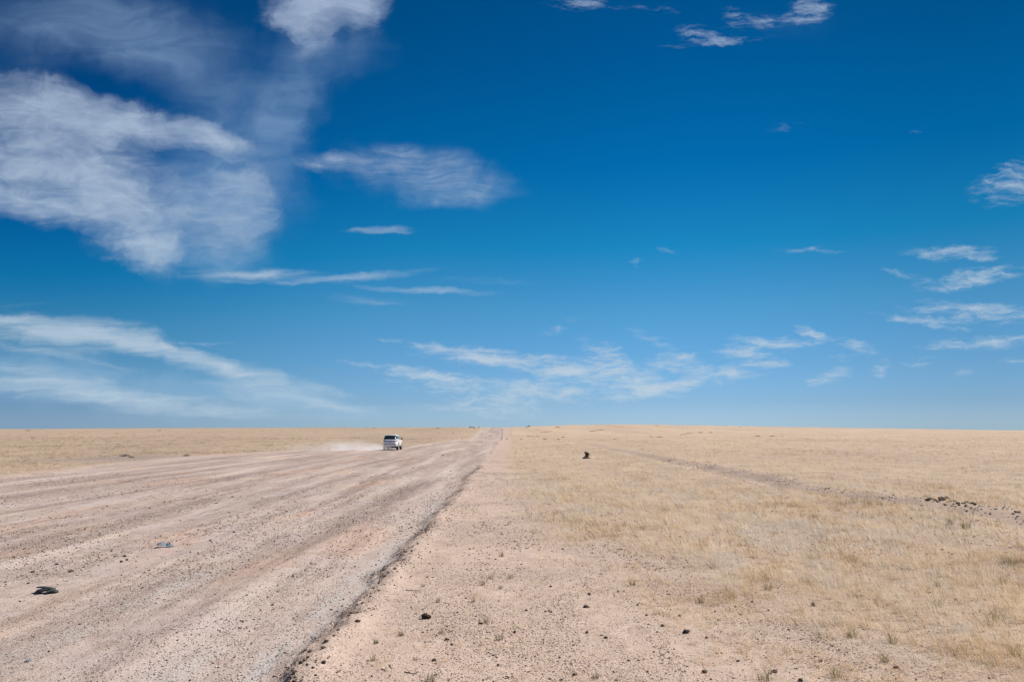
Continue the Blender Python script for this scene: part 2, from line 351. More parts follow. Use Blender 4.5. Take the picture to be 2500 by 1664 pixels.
# ------------------------------------------------------------------ soil materials
def soil_material():
    m, nt, b = material('desert_soil')
    pos = nt.new('ShaderNodeNewGeometry').outputs['Position']
    flat = nt.mapping(pos, scale=(1, 1, 0))
    road, grassy, silt, bank, side = (nt.attr(k) for k in ('road', 'grassy', 'silt', 'bank', 'side'))
    n1 = nt.noise(flat, .35, 5, .6); n2 = nt.noise(flat, 2.6, 5, .62); n3 = nt.noise(flat, 14, 4, .6)
    # verge sand
    verge = nt.ramp(nt.math('ADD', nt.math('MULTIPLY', n2, .6), nt.math('MULTIPLY', n1, .4)),
                    [(.3, (.37, .272, .22)), (.5, (.465, .355, .292)), (.7, (.52, .41, .345))])
    # road: bands drawn out along the driving direction
    s1 = nt.noise(nt.mapping(pos, scale=(.62, .035, 0)), 1.0, 6, .58, dist=.5)
    s2 = nt.noise(nt.mapping(pos, rot=(0, 0, .04), scale=(2.6, .34, 0)), 1.0, 5, .62, dist=.5)
    s3 = nt.noise(nt.mapping(pos, rot=(0, 0, -.03), scale=(7.5, 1.3, 0)), 1.0, 4, .62)
    st = nt.math('ADD', nt.math('MULTIPLY', s1, .58), nt.math('ADD', nt.math('MULTIPLY', s2, .27), nt.math('MULTIPLY', s3, .15)))
    st = nt.math('ADD', st, nt.math('MULTIPLY_ADD', n2, .22, -.11))
    rd = nt.ramp(st, [(.36, (.24, .178, .150)), (.45, (.325, .252, .214)), (.53, (.40, .318, .274)), (.64, (.475, .387, .338))])
    rd = nt.mix(nt.smooth(n1, .42, .62, 0, .55), rd, nt.mix(1.0, rd, (.92, .93, 1.04), 'MULTIPLY'))
    warm = nt.smooth(nt.noise(nt.mapping(pos, scale=(.5, .07, 0)), 1.3, 3, .5), .52, .68, 0, .6)
    rd = nt.mix(warm, rd, nt.mix(1.0, rd, (1.16, .98, .85), 'MULTIPLY'))
    col = nt.mix(road, verge, rd)
    # plain under the grass: straw litter darkened as tuft shade, bare patches, far streaky patches
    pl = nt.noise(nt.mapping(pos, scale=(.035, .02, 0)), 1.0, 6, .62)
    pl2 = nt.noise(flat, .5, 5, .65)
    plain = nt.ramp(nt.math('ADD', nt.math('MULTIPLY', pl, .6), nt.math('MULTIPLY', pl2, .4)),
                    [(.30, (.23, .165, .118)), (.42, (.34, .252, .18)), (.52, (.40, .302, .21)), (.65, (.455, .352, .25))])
    sx = nt.new('ShaderNodeSeparateXYZ'); nt.put(sx.inputs[0], pos)
    plain = nt.mix(nt.smooth(sx.outputs[0], -24, -8, 1.0, 0.0), plain, nt.mix(1.0, plain, (.80, .80, .78), 'MULTIPLY'))
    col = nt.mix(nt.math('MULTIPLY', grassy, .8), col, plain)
    # silt crust (pale grey), dark clods and painted shade on the cut bank, grey disturbed dirt
    sf = nt.math('MULTIPLY', silt, nt.smooth(nt.noise(nt.mapping(pos, scale=(3, .35, 0)), 1.2, 4, .6), .36, .54))
    col = nt.mix(sf, col, (.40, .365, .345))
    bk = nt.math('MULTIPLY', bank, nt.smooth(nt.noise(flat, 9, 4, .6), .38, .62))
    col = nt.mix(nt.math('MULTIPLY', bk, .7), col, (.15, .12, .10))
    col = nt.mix(nt.math('MULTIPLY', side, nt.smooth(n2, .3, .6, .4, 1)), col, (.215, .178, .158))
    # gravel: stones of several sizes, each with a colour of its own
    band = nt.smooth(st, .40, .58, 1.0, .3)
    vb = nt.smooth(n1, .38, .62, .35, 1.0)
    gm = nt.mix(road, vb, band)
    def stones(scale, lo, hi, cut):
        v = nt.new('ShaderNodeTexVoronoi', voronoi_dimensions='2D'); nt.put(v.inputs['Vector'], flat)
        v.inputs['Scale'].default_value = scale
        sp = nt.new('ShaderNodeSeparateColor'); nt.put(sp.inputs[0], v.outputs['Color'])
        core = nt.smooth(v.outputs['Distance'], lo, hi, 1, 0)
        pick = nt.math('LESS_THAN', sp.outputs[1], cut)
        return sp.outputs[0], nt.math('MULTIPLY', core, pick), v.outputs['Distance']
    cs = [(0, (.07, .055, .05)), (.20, (.15, .10, .08)), (.40, (.30, .19, .145)), (.6, (.42, .29, .23)), (.82, (.50, .38, .32)), (1, (.66, .60, .56))]
    r1, m1, d1 = stones(70, .25, .5, .75)
    r2, m2, d2 = stones(30, .18, .42, .42)
    r3, m3, d3 = stones(15, .10, .28, .20)
    k1 = nt.math('MULTIPLY', m1, gm); k2 = nt.math('MULTIPLY', m2, gm); k3 = nt.math('MULTIPLY', m3, gm)
    cover_f = nt.math('SUBTRACT', 1.0, nt.math('MULTIPLY', grassy, .55))
    col = nt.mix(nt.math('MULTIPLY', nt.math('MULTIPLY', k1, .75), cover_f), col, nt.ramp(r1, cs))
    col = nt.mix(nt.math('MULTIPLY', nt.math('MULTIPLY', k2, .9), cover_f), col, nt.ramp(r2, cs))
    col = nt.mix(nt.math('MULTIPLY', nt.math('MULTIPLY', k3, .95), cover_f), col, nt.ramp(r3, [(0, (.045, .036, .033)), (.6, (.13, .088, .07)), (1, (.36, .25, .2))]))
    nt.put(b.inputs['Base Color'], col)
    b.inputs['Roughness'].default_value = .95; b.inputs['Specular IOR Level'].default_value = .15
    hgt = nt.math('ADD', nt.math('MULTIPLY', n3, .012), nt.math('ADD', nt.math('MULTIPLY', k1, .006), nt.math('ADD', nt.math('MULTIPLY', k2, .014), nt.math('MULTIPLY', k3, .03))))
    hgt = nt.math('ADD', hgt, nt.math('MULTIPLY', n2, .03))
    bp = nt.new('ShaderNodeBump'); bp.inputs['Strength'].default_value = .9; bp.inputs['Distance'].default_value = 1.0
    nt.put(bp.inputs['Height'], hgt); nt.put(b.inputs['Normal'], bp.outputs[0])
    return m
SOIL = soil_material()

def build_terrain():
    def geo(a, b, n): return np.geomspace(a, b, n)
    xs = np.concatenate([-geo(33, 7000, 75)[::-1], np.arange(-32.5, -4.0, .13), np.arange(-4.0, 2.6, .045), np.arange(2.6, 16, .13), geo(16.2, 7000, 80)])
    ys = np.concatenate([-geo(2, 3000, 26)[::-1], np.arange(-1, 5.5, .5), geo(5.8, 60, 300), geo(60.6, 420, 240)[0:], geo(424, 9000, 60)])
    X, Y = np.meshgrid(xs, ys); sh = X.shape
    X = X.ravel(); Y = Y.ravel()
    Z = terrain(X, Y)
    el, er = road_left(Y), road_right(Y)
    road = sstep(-.02, .16, er - X) * sstep(-.4, 1.0, X - el + (NA.fbm(X / 1.5, Y / 1.5, 3) - .5) * 1.5)
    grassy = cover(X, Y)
    w = NC.fbm(Y / 2.4, Y * 0 + 5, 3)
    fadeY = np.exp(-np.maximum(Y - 14, 0) / 16)
    bfade = fadeY * sstep(.30, .62, NC.fbm(Y / .9, X * 3, 3)) + .04 * np.exp(-Y / 150)
    silt = np.exp(-((X - er + .36 + .12 * w) / (.12 + .18 * w)) ** 2) * np.exp(-np.maximum(Y - 16, 0) / 26) * sstep(.28, .5, NB.fbm(Y / 3.1, Y * 0 + 2.2, 3))
    for rx in (-3.6, -5.6, -9.1, -14.5):
        silt = np.maximum(silt, .75 * np.exp(-((X - rx) / .3) ** 2) * sstep(.55, .7, NA.fbm(Y / 4.0, Y * 0 + rx, 3)))
    for rx in (-9.7, -8.9, -8.0, -4.6):
        silt = np.maximum(silt, .8 * np.exp(-((X - rx + np.maximum(Y - 190, 0) * .006) / .22) ** 2) * sstep(180, 205, Y))
    bank = np.exp(-((X - er + .02) / (.15 + .12 * NA(X * 0, Y / 1.1))) ** 2) * bfade
    side = np.exp(-((X + 33.5) / 4.0) ** 4) * np.exp(-((Y - 68) / 6.5) ** 4)
    side = np.maximum(side, .3 * np.exp(-((X - 12.6) / 1.4) ** 2) * np.clip(1.2 - Y / 120, 0, 1) * sstep(8, 16, Y) * NB.fbm(X, Y / 2, 3) * 1.6)
    V = np.stack([X, Y, Z], 1)
    ny, nx = sh
    i = np.arange(ny - 1)[:, None] * nx + np.arange(nx - 1)[None, :]
    F = np.stack([i, i + 1, i + nx + 1, i + nx], -1).reshape(-1, 4)
    on = road[F].mean(1) > .5
    # the far crest of the road and everything outside stays with the plain
    on &= (Y[F].mean(1) > -60) & (Y[F].mean(1) < 900)
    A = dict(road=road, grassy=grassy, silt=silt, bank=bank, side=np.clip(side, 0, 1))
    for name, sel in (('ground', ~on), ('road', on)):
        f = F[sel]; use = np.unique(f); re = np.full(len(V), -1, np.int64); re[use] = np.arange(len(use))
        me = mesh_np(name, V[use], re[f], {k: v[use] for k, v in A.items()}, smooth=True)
        tag(link(name, me, SOIL), kind='structure')
build_terrain()

# ------------------------------------------------------------------ white off-road car
def build_car():
    white = simple('white_paint', (.78, .79, .80), .28, 0, .8, .02)
    glass, gnt, gb = material('tinted_glass')
    gb.inputs['Base Color'].default_value = (.012, .016, .02, 1); gb.inputs['Roughness'].default_value = .06; gb.inputs['Specular IOR Level'].default_value = .8
    black = simple('black_plastic', (.018, .018, .02), .55)
    rubber = simple('tyre_rubber', (.022, .021, .021), .85)
    alloy = simple('alloy_metal', (.42, .43, .45), .35, .9)
    chrome = simple('chrome_trim', (.30, .31, .34), .2, .9)
    red = simple('tail_lens', (.16, .012, .014), .2, 0, .6)
    platem = simple('plate_metal', (.50, .50, .46), .5)
    root = tag(link('car', None), 'white off-road car driving away on the gravel road, trailing dust', 'car')
    low = [(.42, .16, 4.60, .85), (.52, .05, 4.73, .905), (.75, .0, 4.79, .925), (1.0, .03, 4.77, .925), (1.14, .05, 4.68, .915), (1.22, .08, 4.50, .89), (1.25, .12, 4.35, .86)]
    cab = [(1.22, .10, 3.70, .875), (1.34, .19, 3.42, .85), (1.50, .33, 3.10, .80), (1.68, .52, 2.76, .745), (1.77, .68, 2.45, .695), (1.82, .92, 2.15, .60), (1.835, 1.2, 1.9, .45)]
    def at_z(tab, z):
        zs = [t[0] for t in tab]
        return [float(np.interp(z, zs, [t[k] for t in tab])) for k in (1, 2, 3)]
    def loft(name, tab, e):
        bm = bmesh.new(); n = 240; rings = []
        for z, a, b_, w in tab:
            r = []
            for i in range(n):
                t = 2 * math.pi * i / n; c, s = math.cos(t), math.sin(t)
                r.append(bm.verts.new((w * math.copysign(abs(c) ** e, c), (a + b_) / 2 + (b_ - a) / 2 * math.copysign(abs(s) ** e, s), z)))
            rings.append(r)
        for p, q in zip(rings, rings[1:]):
            for i in range(n): bm.faces.new((p[i], p[(i + 1) % n], q[(i + 1) % n], q[i]))
        bm.faces.new(rings[0]); bm.faces.new(rings[-1])
        return bm_obj(name, bm, white, root)
    body = loft('body', low, .4)
    # wheel arches are cut out of the body
    bm = bmesh.new()
    for y in (1.02, 3.77):
        for s in (-1, 1):
            bmesh.ops.create_cone(bm, cap_ends=True, segments=40, radius1=.47, radius2=.47, depth=.34,
                                  matrix=Matrix.Translation((s * .84, y, .40)) @ Matrix.Rotation(math.pi / 2, 4, 'Y'))
    cut = bm_obj('arch_cutter', bm, black, None, False)
    md = body.modifiers.new('arches', 'BOOLEAN'); md.object = cut; md.operation = 'DIFFERENCE'; md.solver = 'EXACT'
    bpy.context.view_layer.update()
    dg = bpy.context.evaluated_depsgraph_get()
    nm = bpy.data.meshes.new_from_object(body.evaluated_get(dg)); body.modifiers.clear(); body.data = nm
    bpy.data.objects.remove(cut)
    loft('cabin', cab, .4)
    E = 5.0
    def side_pt(tab, s, y, z, off):
        a, b_, w = at_z(tab, z); t = min(.999, abs((y - (a + b_) / 2) / ((b_ - a) / 2)))
        return Vector((s * (w * (1 - t ** E) ** (1 / E) + off), y, z))
    def rear_pt(tab, x, z, off, front=False):
        a, b_, w = at_z(tab, z); t = min(.999, abs(x / w)); k = (1 - t ** E) ** (1 / E)
        m, h = (a + b_) / 2, (b_ - a) / 2
        return Vector((x, m + (h * k + off) * (1 if front else -1), z))
    def patch(name, fn, mat, na=10, nb=6, parent=root, thick=.02):
        bm = bmesh.new(); g = [[bm.verts.new(fn(i / na, j / nb)) for j in range(nb + 1)] for i in range(na + 1)]
        for i in range(na):
            for j in range(nb): bm.faces.new((g[i][j], g[i + 1][j], g[i + 1][j + 1], g[i][j + 1]))
        bmesh.ops.recalc_face_normals(bm, faces=bm.faces)
        bmesh.ops.solidify(bm, geom=bm.faces[:], thickness=thick)
        return bm_obj(name, bm, mat, parent, 'edges')
    L = lambda a, b_, t: a + (b_ - a) * t
    # glazing
    rw = patch('rear_window', lambda a, c: rear_pt(cab, L(-1, 1, a) * L(.835, .715, c), L(1.30, 1.735, c), .014), glass, 32, 10)
    patch('wiper', lambda a, c: rear_pt(cab, L(-.05, .42, a), L(1.36, 1.375, c) + .10 * a, .022), black, 6, 1, rw, .012)
    patch('windscreen', lambda a, c: rear_pt(cab, L(-1, 1, a) * L(.78, .66, c), L(1.27, 1.70, c), .014, True), glass, 24, 8)
    for s in (-1, 1):
        patch('side_window', lambda a, c: side_pt(cab, s, L(L(.34, .66, c), 1.34, a), L(1.42 - .08 * a, 1.68, c), .014), glass, 16, 8)
        patch('side_window', lambda a, c: side_pt(cab, s, L(1.39, 2.18, a), L(1.32, 1.68, c), .014), glass, 16, 8)
        patch('side_window', lambda a, c: side_pt(cab, s, L(2.23, L(3.22, 2.72, c), a), L(1.30, 1.68, c), .014), glass, 16, 8)
        for y0, y1 in ((1.46, 2.19), (2.22, 3.24)):
            d = patch('door', lambda a, c: side_pt(low, s, L(y0, y1, a), L(.58 + (.20 * max(0, 1 - a / .3) if y0 < 2 else 0), 1.20, c), .012), white, 16, 10)
            patch('handle', lambda a, c: side_pt(low, s, L(y0 + .06, y0 + .25, a), L(1.04, 1.075, c), .034), chrome, 4, 2, d, .02)
        patch('tail_light', lambda a, c: rear_pt(low, s * L(.44, .90, a), L(1.06 + .02 * a, 1.17, c), .020), red, 20, 6)
        patch('tail_light_wrap', lambda a, c: side_pt(low, s, L(.14, .40, a), L(1.09 + .02 * a, 1.17, c), .020), red, 12, 5)
        patch('reflector', lambda a, c: rear_pt(low, s * L(.58, .78, a), L(.62, .66, c), .052), red, 4, 2)
        patch('headlight', lambda a, c: rear_pt(low, s * L(.42, .86, a), L(1.0, 1.12, c), .01, True), alloy, 8, 3)
        patch('side_step', lambda a, c: Vector((s * L(.80, .98, c), L(1.55, 3.25, a), .45)), black, 6, 2, root, .05)
        patch('mud_flap', lambda a, c: Vector((s * L(.66, .90, a), .50 - .03 * (1 - c), L(.20, .46, c))), black, 2, 2, root, .015)
        bm = bmesh.new()
        bmesh.ops.create_cube(bm, size=1, matrix=Matrix.Translation((s * .99, 3.16, 1.34)) @ Matrix.Diagonal((.23, .13, .175, 1)))
        bmesh.ops.bevel(bm, geom=bm.edges[:], offset=.045, segments=4)
        bmesh.ops.create_cube(bm, size=1, matrix=Matrix.Translation((s * .93, 3.17, 1.29)) @ Matrix.Diagonal((.16, .07, .045, 1)))
        bm_obj('wing_mirror', bm, black, root)
        bm = bmesh.new()                                   # roof rail with its two feet
        bmesh.ops.create_cube(bm, size=1, matrix=Matrix.Translation((s * .56, 1.75, 1.875)) @ Matrix.Diagonal((.035, 1.75, .03, 1)))
        for yy in (.98, 2.5): bmesh.ops.create_cube(bm, size=1, matrix=Matrix.Translation((s * .56, yy, 1.84)) @ Matrix.Diagonal((.04, .14, .06, 1)))
        bmesh.ops.bevel(bm, geom=bm.edges[:], offset=.01, segments=2)
        bm_obj('roof_rail', bm, alloy, root)
    # tail details
    tg = patch('tailgate', lambda a, c: rear_pt(low, L(-.74, .74, a), L(.74, 1.21, c), .012), white, 20, 10)
    patch('garnish', lambda a, c: rear_pt(low, L(-.44, .44, a), L(1.07, 1.135, c), .026), chrome, 16, 4, tg)
    pl = patch('number_plate', lambda a, c: rear_pt(low, L(-.26, .26, a), L(.93, 1.04, c), .028), platem, 4, 2, tg, .012)
    patch('bumper', lambda a, c: rear_pt(low, L(-.88, .88, a), L(.50, .70, c), .04 - .015 * abs(2 * c - 1)), white, 32, 8)
    patch('bumper_trim', lambda a, c: rear_pt(low, L(-.70, .70, a), L(.685, .735, c), .046), black, 24, 2)
    patch('underguard', lambda a, c: Vector((L(-.72, .72, a), .10 + .25 * (1 - c), L(.30, .45, c))), black, 6, 2)
    bm = bmesh.new()
    bmesh.ops.create_cube(bm, size=1, matrix=Matrix.Translation((0, .80, 1.80)) @ Matrix.Rotation(.10, 4, 'X') @ Matrix.Diagonal((1.16, .44, .045, 1)))
    bmesh.ops.bevel(bm, geom=bm.edges[:], offset=.012, segments=3)
    sp = bm_obj('spoiler', bm, white, root)
    patch('brake_light', lambda a, c: Vector((L(-.2, .2, a), .572, L(1.768, 1.785, c))), red, 4, 1, sp, .01)
    patch('grille', lambda a, c: rear_pt(low, L(-.42, .42, a), L(.72, 1.02, c), .012, True), black, 8, 4)
    bm = bmesh.new()
    bmesh.ops.create_cone(bm, cap_ends=True, segments=16, radius1=.035, radius2=.035, depth=.3, matrix=Matrix.Translation((-.5, .2, .36)) @ Matrix.Rotation(math.pi / 2, 4, 'X'))
    bm_obj('exhaust', bm, alloy, root)
    bm = bmesh.new()
    bmesh.ops.create_cube(bm, size=1, matrix=Matrix.Translation((0, 2.4, .42)) @ Matrix.Diagonal((1.2, 3.9, .14, 1)))
    for y in (1.02, 3.77): bmesh.ops.create_cone(bm, cap_ends=True, segments=12, radius1=.07, radius2=.07, depth=1.4, matrix=Matrix.Translation((0, y, .38)) @ Matrix.Rotation(math.pi / 2, 4, 'Y'))
    bm_obj('chassis', bm, black, root, False)
    # wheels
    for y in (1.02, 3.77):
        for s in (-1, 1):
            w = link('wheel', None, None, root, (s * .79, y, .385))
            def ring(prof, seg=36):
                bm = bmesh.new(); rr = []
                for i in range(seg):
                    t = 2 * math.pi * i / seg
                    rr.append([bm.verts.new((x, r * math.cos(t), r * math.sin(t))) for x, r in prof])
                for i in range(seg):
                    p, q = rr[i], rr[(i + 1) % seg]
                    for k in range(len(prof)): bm.faces.new((p[k], p[(k + 1) % len(prof)], q[(k + 1) % len(prof)], q[k]))
                return bm
            bm_obj('tyre', ring([(-.12, .25), (-.13, .31), (-.115, .365), (-.08, .385), (.08, .385), (.115, .365), (.13, .31), (.12, .25)]), rubber, w)
            bm = ring([(-.11, .24), (-.11, .255), (.11, .255), (.11, .24)])
            for k in range(6):
                t = 2 * math.pi * k / 6
                bmesh.ops.create_cube(bm, size=1, matrix=Matrix.Translation((s * .09, .13 * math.cos(t), .13 * math.sin(t))) @ Matrix.Rotation(t, 4, 'X') @ Matrix.Diagonal((.03, .25, .05, 1)))
            bmesh.ops.create_cone(bm, cap_ends=True, segments=20, radius1=.06, radius2=.06, depth=.06, matrix=Matrix.Translation((s * .09, 0, 0)) @ Matrix.Rotation(math.pi / 2, 4, 'Y'))
            bm_obj('rim', bm, alloy, w)
    root.location = (-14.58, 95.0, zat(-14.58, 97.0) - .005)
build_car()

# ------------------------------------------------------------------ dust trail (a real volume)
def build_dust():
    n, m_ = 28, 20; vs = []; fs = []
    path = [Vector((-14.6, 96.2, 0)), Vector((-15.0, 94.8, 0)), Vector((-16.6, 92.6, 0)), Vector((-18.6, 91.2, 0)), Vector((-21.5, 89.8, 0)), Vector((-25.0, 88.4, 0)), Vector((-28.0, 87.3, 0))]
    rad = [(.2, .10), (.8, .30), (1.5, .62), (1.8, .78), (1.8, .66), (1.5, .42), (.3, .1)]
    for i in range(n + 1):
        t = i / n * (len(path) - 1); k = min(int(t), len(path) - 2); f = t - k
        c = path[k].lerp(path[k + 1], f)
        a = rad[k][0] + (rad[k + 1][0] - rad[k][0]) * f; h = rad[k][1] + (rad[k + 1][1] - rad[k][1]) * f
        tg = (path[k + 1] - path[k]).normalized(); nr = Vector((-tg.y, tg.x, 0))
        zg = zat(c.x, c.y) + .02
        for j in range(m_):
            th = 2 * math.pi * j / m_
            vs.append(c + nr * (a * math.cos(th)) + Vector((0, 0, zg + h * (1 + math.sin(th)) * .95)))
    for i in range(n):
        for j in range(m_):
            fs.append((i * m_ + j, i * m_ + (j + 1) % m_, (i + 1) * m_ + (j + 1) % m_, (i + 1) * m_ + j))
    me = bpy.data.meshes.new('dust_trail')
    me.from_pydata([tuple(v) for v in vs], [], fs + [tuple(range(m_))[::-1], tuple(range(n * m_, (n + 1) * m_))])
    m = bpy.data.materials.new('road_dust'); m.use_nodes = True; nt = NT(m.node_tree)
    nt.n.remove(nt.n['Principled BSDF'])
    v = nt.new('ShaderNodeVolumePrincipled'); v.inputs['Color'].default_value = (.96, .95, .955, 1); v.inputs['Anisotropy'].default_value = .25
    pos = nt.new('ShaderNodeNewGeometry').outputs['Position']
    sp = nt.new('ShaderNodeSeparateXYZ'); nt.put(sp.inputs[0], pos)
    n1 = nt.noise(pos, .55, 5, .6)
    thick = nt.smooth(sp.outputs[0], -26, -15.5, .06, 1.1)
    low = nt.smooth(sp.outputs[2], -.2, 1.5, 1.0, .0)
    dens = nt.math('MULTIPLY', nt.math('MULTIPLY', nt.smooth(n1, .32, .68), thick), nt.math('MULTIPLY', low, .8))
    nt.put(v.inputs['Density'], dens)
    nt.l.new(v.outputs[0], nt.n['Material Output'].inputs['Volume'])
    o = link('dust_trail', me, m)
    tag(o, 'pale dust trail drifting left behind the white car', 'dust', kind='stuff')
build_dust()

# ------------------------------------------------------------------ stones, clods, scraps
def rock_mesh(name, seed, squash=.65, sub=3, rough=.28, cuts=6):
    r = random.Random(seed); bm = bmesh.new()
    bmesh.ops.create_icosphere(bm, subdivisions=sub, radius=1)
    planes = []
    for _ in range(cuts):
        d = Vector((r.gauss(0, 1), r.gauss(0, 1), r.gauss(0, .8))).normalized(); planes.append((d, r.uniform(.55, .85)))
    st = (r.uniform(.8, 1.25), r.uniform(.75, 1.1))
    for v in bm.verts:
        c = v.co
        for d, k in planes:
            e = c.dot(d) - k
            if e > 0: c -= d * e * .9
        nn = float(NA.fbm(np.array([c.x * 1.6 + seed]), np.array([c.y * 1.6 + c.z * 1.3]), 3)[0]) - .5
        c *= 1 + rough * nn * 1.5
        v.co = Vector((c.x * st[0], c.y * st[1], c.z * squash))
    me = bpy.data.meshes.new(name); bm.to_mesh(me); bm.free()
    return me
def rock_mat(name, lo, hi):
    m, nt, b = material(name); pos = nt.new('ShaderNodeTexCoord').outputs['Object']
    n = nt.noise(pos, 1.8, 6, .7)
    nt.put(b.inputs['Base Color'], nt.ramp(n, [(.3, lo), (.72, hi)])); b.inputs['Roughness'].default_value = .9; b.inputs['Specular IOR Level'].default_value = .2
    bp = nt.new('ShaderNodeBump'); bp.inputs['Strength'].default_value = .6; bp.inputs['Distance'].default_value = .1
    nt.put(bp.inputs['Height'], nt.noise(pos, 6, 4, .6)); nt.put(b.inputs['Normal'], bp.outputs[0])
    return m
DARK = rock_mat('dark_stone', (.045, .036, .033), (.15, .115, .098))
PALE = rock_mat('pale_stone', (.55, .5, .46), (.74, .70, .66))
BLUE = rock_mat('grey_stone', (.16, .16, .17), (.30, .29, .29))
CLOD = rock_mat('dark_soil', (.05, .037, .030), (.19, .135, .10))
DUNG = rock_mat('dry_dung', (.016, .011, .009), (.075, .04, .022))
def meshset(name, mat, n, squash, seed, **kw):
    out = []
    for i in range(n):
        me = rock_mesh(name, seed + i, squash * (1 + .12 * (i % 3 - 1)), **kw); me.materials.append(mat); out.append(me)
    return out
M_DARK = meshset('stone', DARK, 6, .62, 10); M_PALE = meshset('pale_stone', PALE, 2, .55, 30); M_BLUE = meshset('grey_stone', BLUE, 2, .5, 40)
M_CLOD = meshset('soil_clod', CLOD, 6, .6, 60, rough=.75, cuts=3)

def put(name, meshes, px, py, size, label, cat, group=None, sink=.25):
    """size = width in photo pixels of the thing where it lies"""
    p = at(px, py); sc = .86 * size / FPX * p.y / 2
    me = meshes[random.randrange(len(meshes))]
    o = link(name, me); o.location = (p.x, p.y, p.z + sc * (.55 - sink)); o.scale = (sc, sc * random.uniform(.7, 1.0), sc * random.uniform(.7, 1.0))
    o.rotation_euler = (random.uniform(-.25, .25), random.uniform(-.25, .25), random.uniform(0, 6.28))
    return tag(o, label, cat, group)

ROAD_STONES = [(161, 1321, 8), (272, 1345, 9), (281, 1358, 8), (305, 1358, 13), (310, 1367, 13), (297, 1372, 14), (332, 1370, 8), (219, 1362, 7), (242, 1361, 7), (139, 1377, 10), (174, 1395, 13),
               (79, 1397, 12), (65, 1409, 7), (69, 1424, 9), (13, 1421, 8), (49, 1468, 8), (30, 1361, 6), (177, 1175, 6), (230, 1174, 5), (298, 1207, 6), (333, 1198, 6), (261, 1235, 6), (568, 1213, 6), (528, 1229, 7),
               (474, 1218, 6), (504, 1198, 6), (513, 1320, 11), (572, 1299, 8), (665, 1477, 11), (700, 1249, 9), (392, 1308, 7), (348, 1434, 7), (694, 1594, 11), (677, 1601, 8), (119, 1590, 10), (602, 1533, 7), (609, 1541, 7),
               (585, 1534, 6), (395, 1643, 8), (1081, 1111, 6), (1008, 1142, 5), (905, 1165, 6), (640, 1216, 6), (560, 1252, 6), (813, 1280, 5), (1100, 1150, 4), (880, 1180, 5), (440, 1270, 6), (365, 1240, 6), (120, 1262, 6), (720, 1225, 6)]
for x, y, s in ROAD_STONES:
    put('stone', M_DARK, x, y, s, 'small dark stone lying on the pinkish gravel road', 'stone', 'dark stones on the gravel road')
for x, y, s in ((163, 1418, 9), (182, 1393, 7), (131, 1399, 6), (631, 1537, 8), (116, 1462, 6), (204, 1403, 8)):
    put('pale_stone', M_PALE, x, y, s, 'small whitish stone lying on the gravel road', 'stone', 'whitish stones on the gravel road')
VERGE_STONES = [(1005, 1288, 7), (918, 1379, 8), (1003, 1407, 8), (979, 1410, 7), (1043, 1409, 7), (1181, 1275, 7), (1054, 1537, 10), (1032, 1544, 9), (1066, 1551, 8), (1092, 1561, 12), (1103, 1573, 11), (1091, 1528, 8), (1097, 1539, 7),
                (1138, 1460, 7), (1060, 1612, 14), (1064, 1647, 11), (1031, 1622, 8), (1257, 1543, 13), (1285, 1490, 9), (1204, 1600, 9), (1216, 1624, 11), (1117, 1495, 9), (1175, 1522, 11), (1004, 1483, 7), (1345, 1432, 10), (1374, 1341, 9),
                (1332, 1493, 9), (1340, 1491, 9), (1370, 1659, 10), (1433, 1544, 13), (1468, 1551, 9), (1180, 1660, 9), (1290, 1640, 9), (1240, 1655, 8), (1326, 1560, 7), (1400, 1575, 8), (1366, 1605, 8), (1395, 1620, 7), (1158, 1570, 7), (1012, 1452, 6), (1140, 1390, 6), (1210, 1365, 6), (1262, 1330, 6)]
for x, y, s in VERGE_STONES:
    put('stone', M_DARK, x, y, s, 'small dark stone on bare pink sand beside the road', 'stone', 'dark stones on the bare verge')
GRASS_STONES = [(1439, 1451, 14), (1431, 1482, 17), (1555, 1366, 9), (1595, 1382, 8), (1500, 1317, 6), (1660, 1503, 14), (1579, 1502, 11), (1618, 1528, 13), (1480, 1557, 13), (1631, 1591, 9), (1596, 1591, 8), (1634, 1606, 9),
                (1535, 1612, 9), (1572, 1609, 7), (1559, 1612, 7), (1581, 1639, 11), (1836, 1469, 9), (1845, 1447, 8), (1728, 1448, 8), (1876, 1490, 9), (1755, 1514, 9), (1761, 1594, 8), (1750, 1595, 8), (1557, 1477, 9), (1588, 1469, 7), (1725, 1556, 10),
                (2123, 1464, 9), (2228, 1468, 9), (1925, 1537, 8), (2187, 1630, 16), (2175, 1643, 8), (2004, 1614, 14), (1943, 1632, 9), (2236, 1659, 10), (2300, 1342, 9), (1990, 1602, 8), (1802, 1613, 10), (1850, 1560, 8), (2052, 1571, 7), (1672, 1638, 8), (1505, 1660, 8), (2415, 1655, 9), (2330, 1560, 8)]
for x, y, s in GRASS_STONES:
    put('stone', M_DARK, x, y, s, 'small dark stone among sparse dry grass tufts', 'stone', 'dark stones among the dry grass')
put('stone', M_DARK, 1675, 1544, 26, 'largest dark stone in the sparse grass at lower right of centre', 'stone')
put('stone', M_DARK, 1720, 1641, 22, 'big dark stone near bottom edge at the start of the dry grass', 'stone')
put('stone', M_DARK, 1403, 1647, 19, 'big dark stone at the bottom edge on bare sand', 'stone')
put('stone', M_DARK, 1986, 1479, 20, 'pointed dark stone standing alone in dense straw grass', 'stone').scale.z *= 1.6
put('stone', M_DARK, 1955, 1661, 18, 'dark stone cut by the bottom edge in the straw grass', 'stone')
put('stone', M_DARK, 2387, 1272, 13, 'round dark stone in straw grass just below the dark soil clods', 'stone')
put('grey_stone', M_BLUE, 70, 1613, 20, 'flat bluish grey stone on the gravel at bottom left', 'stone')
put('pale_stone', M_PALE, 1520, 1574, 7, 'small whitish stone on bare sand right of centre', 'stone')
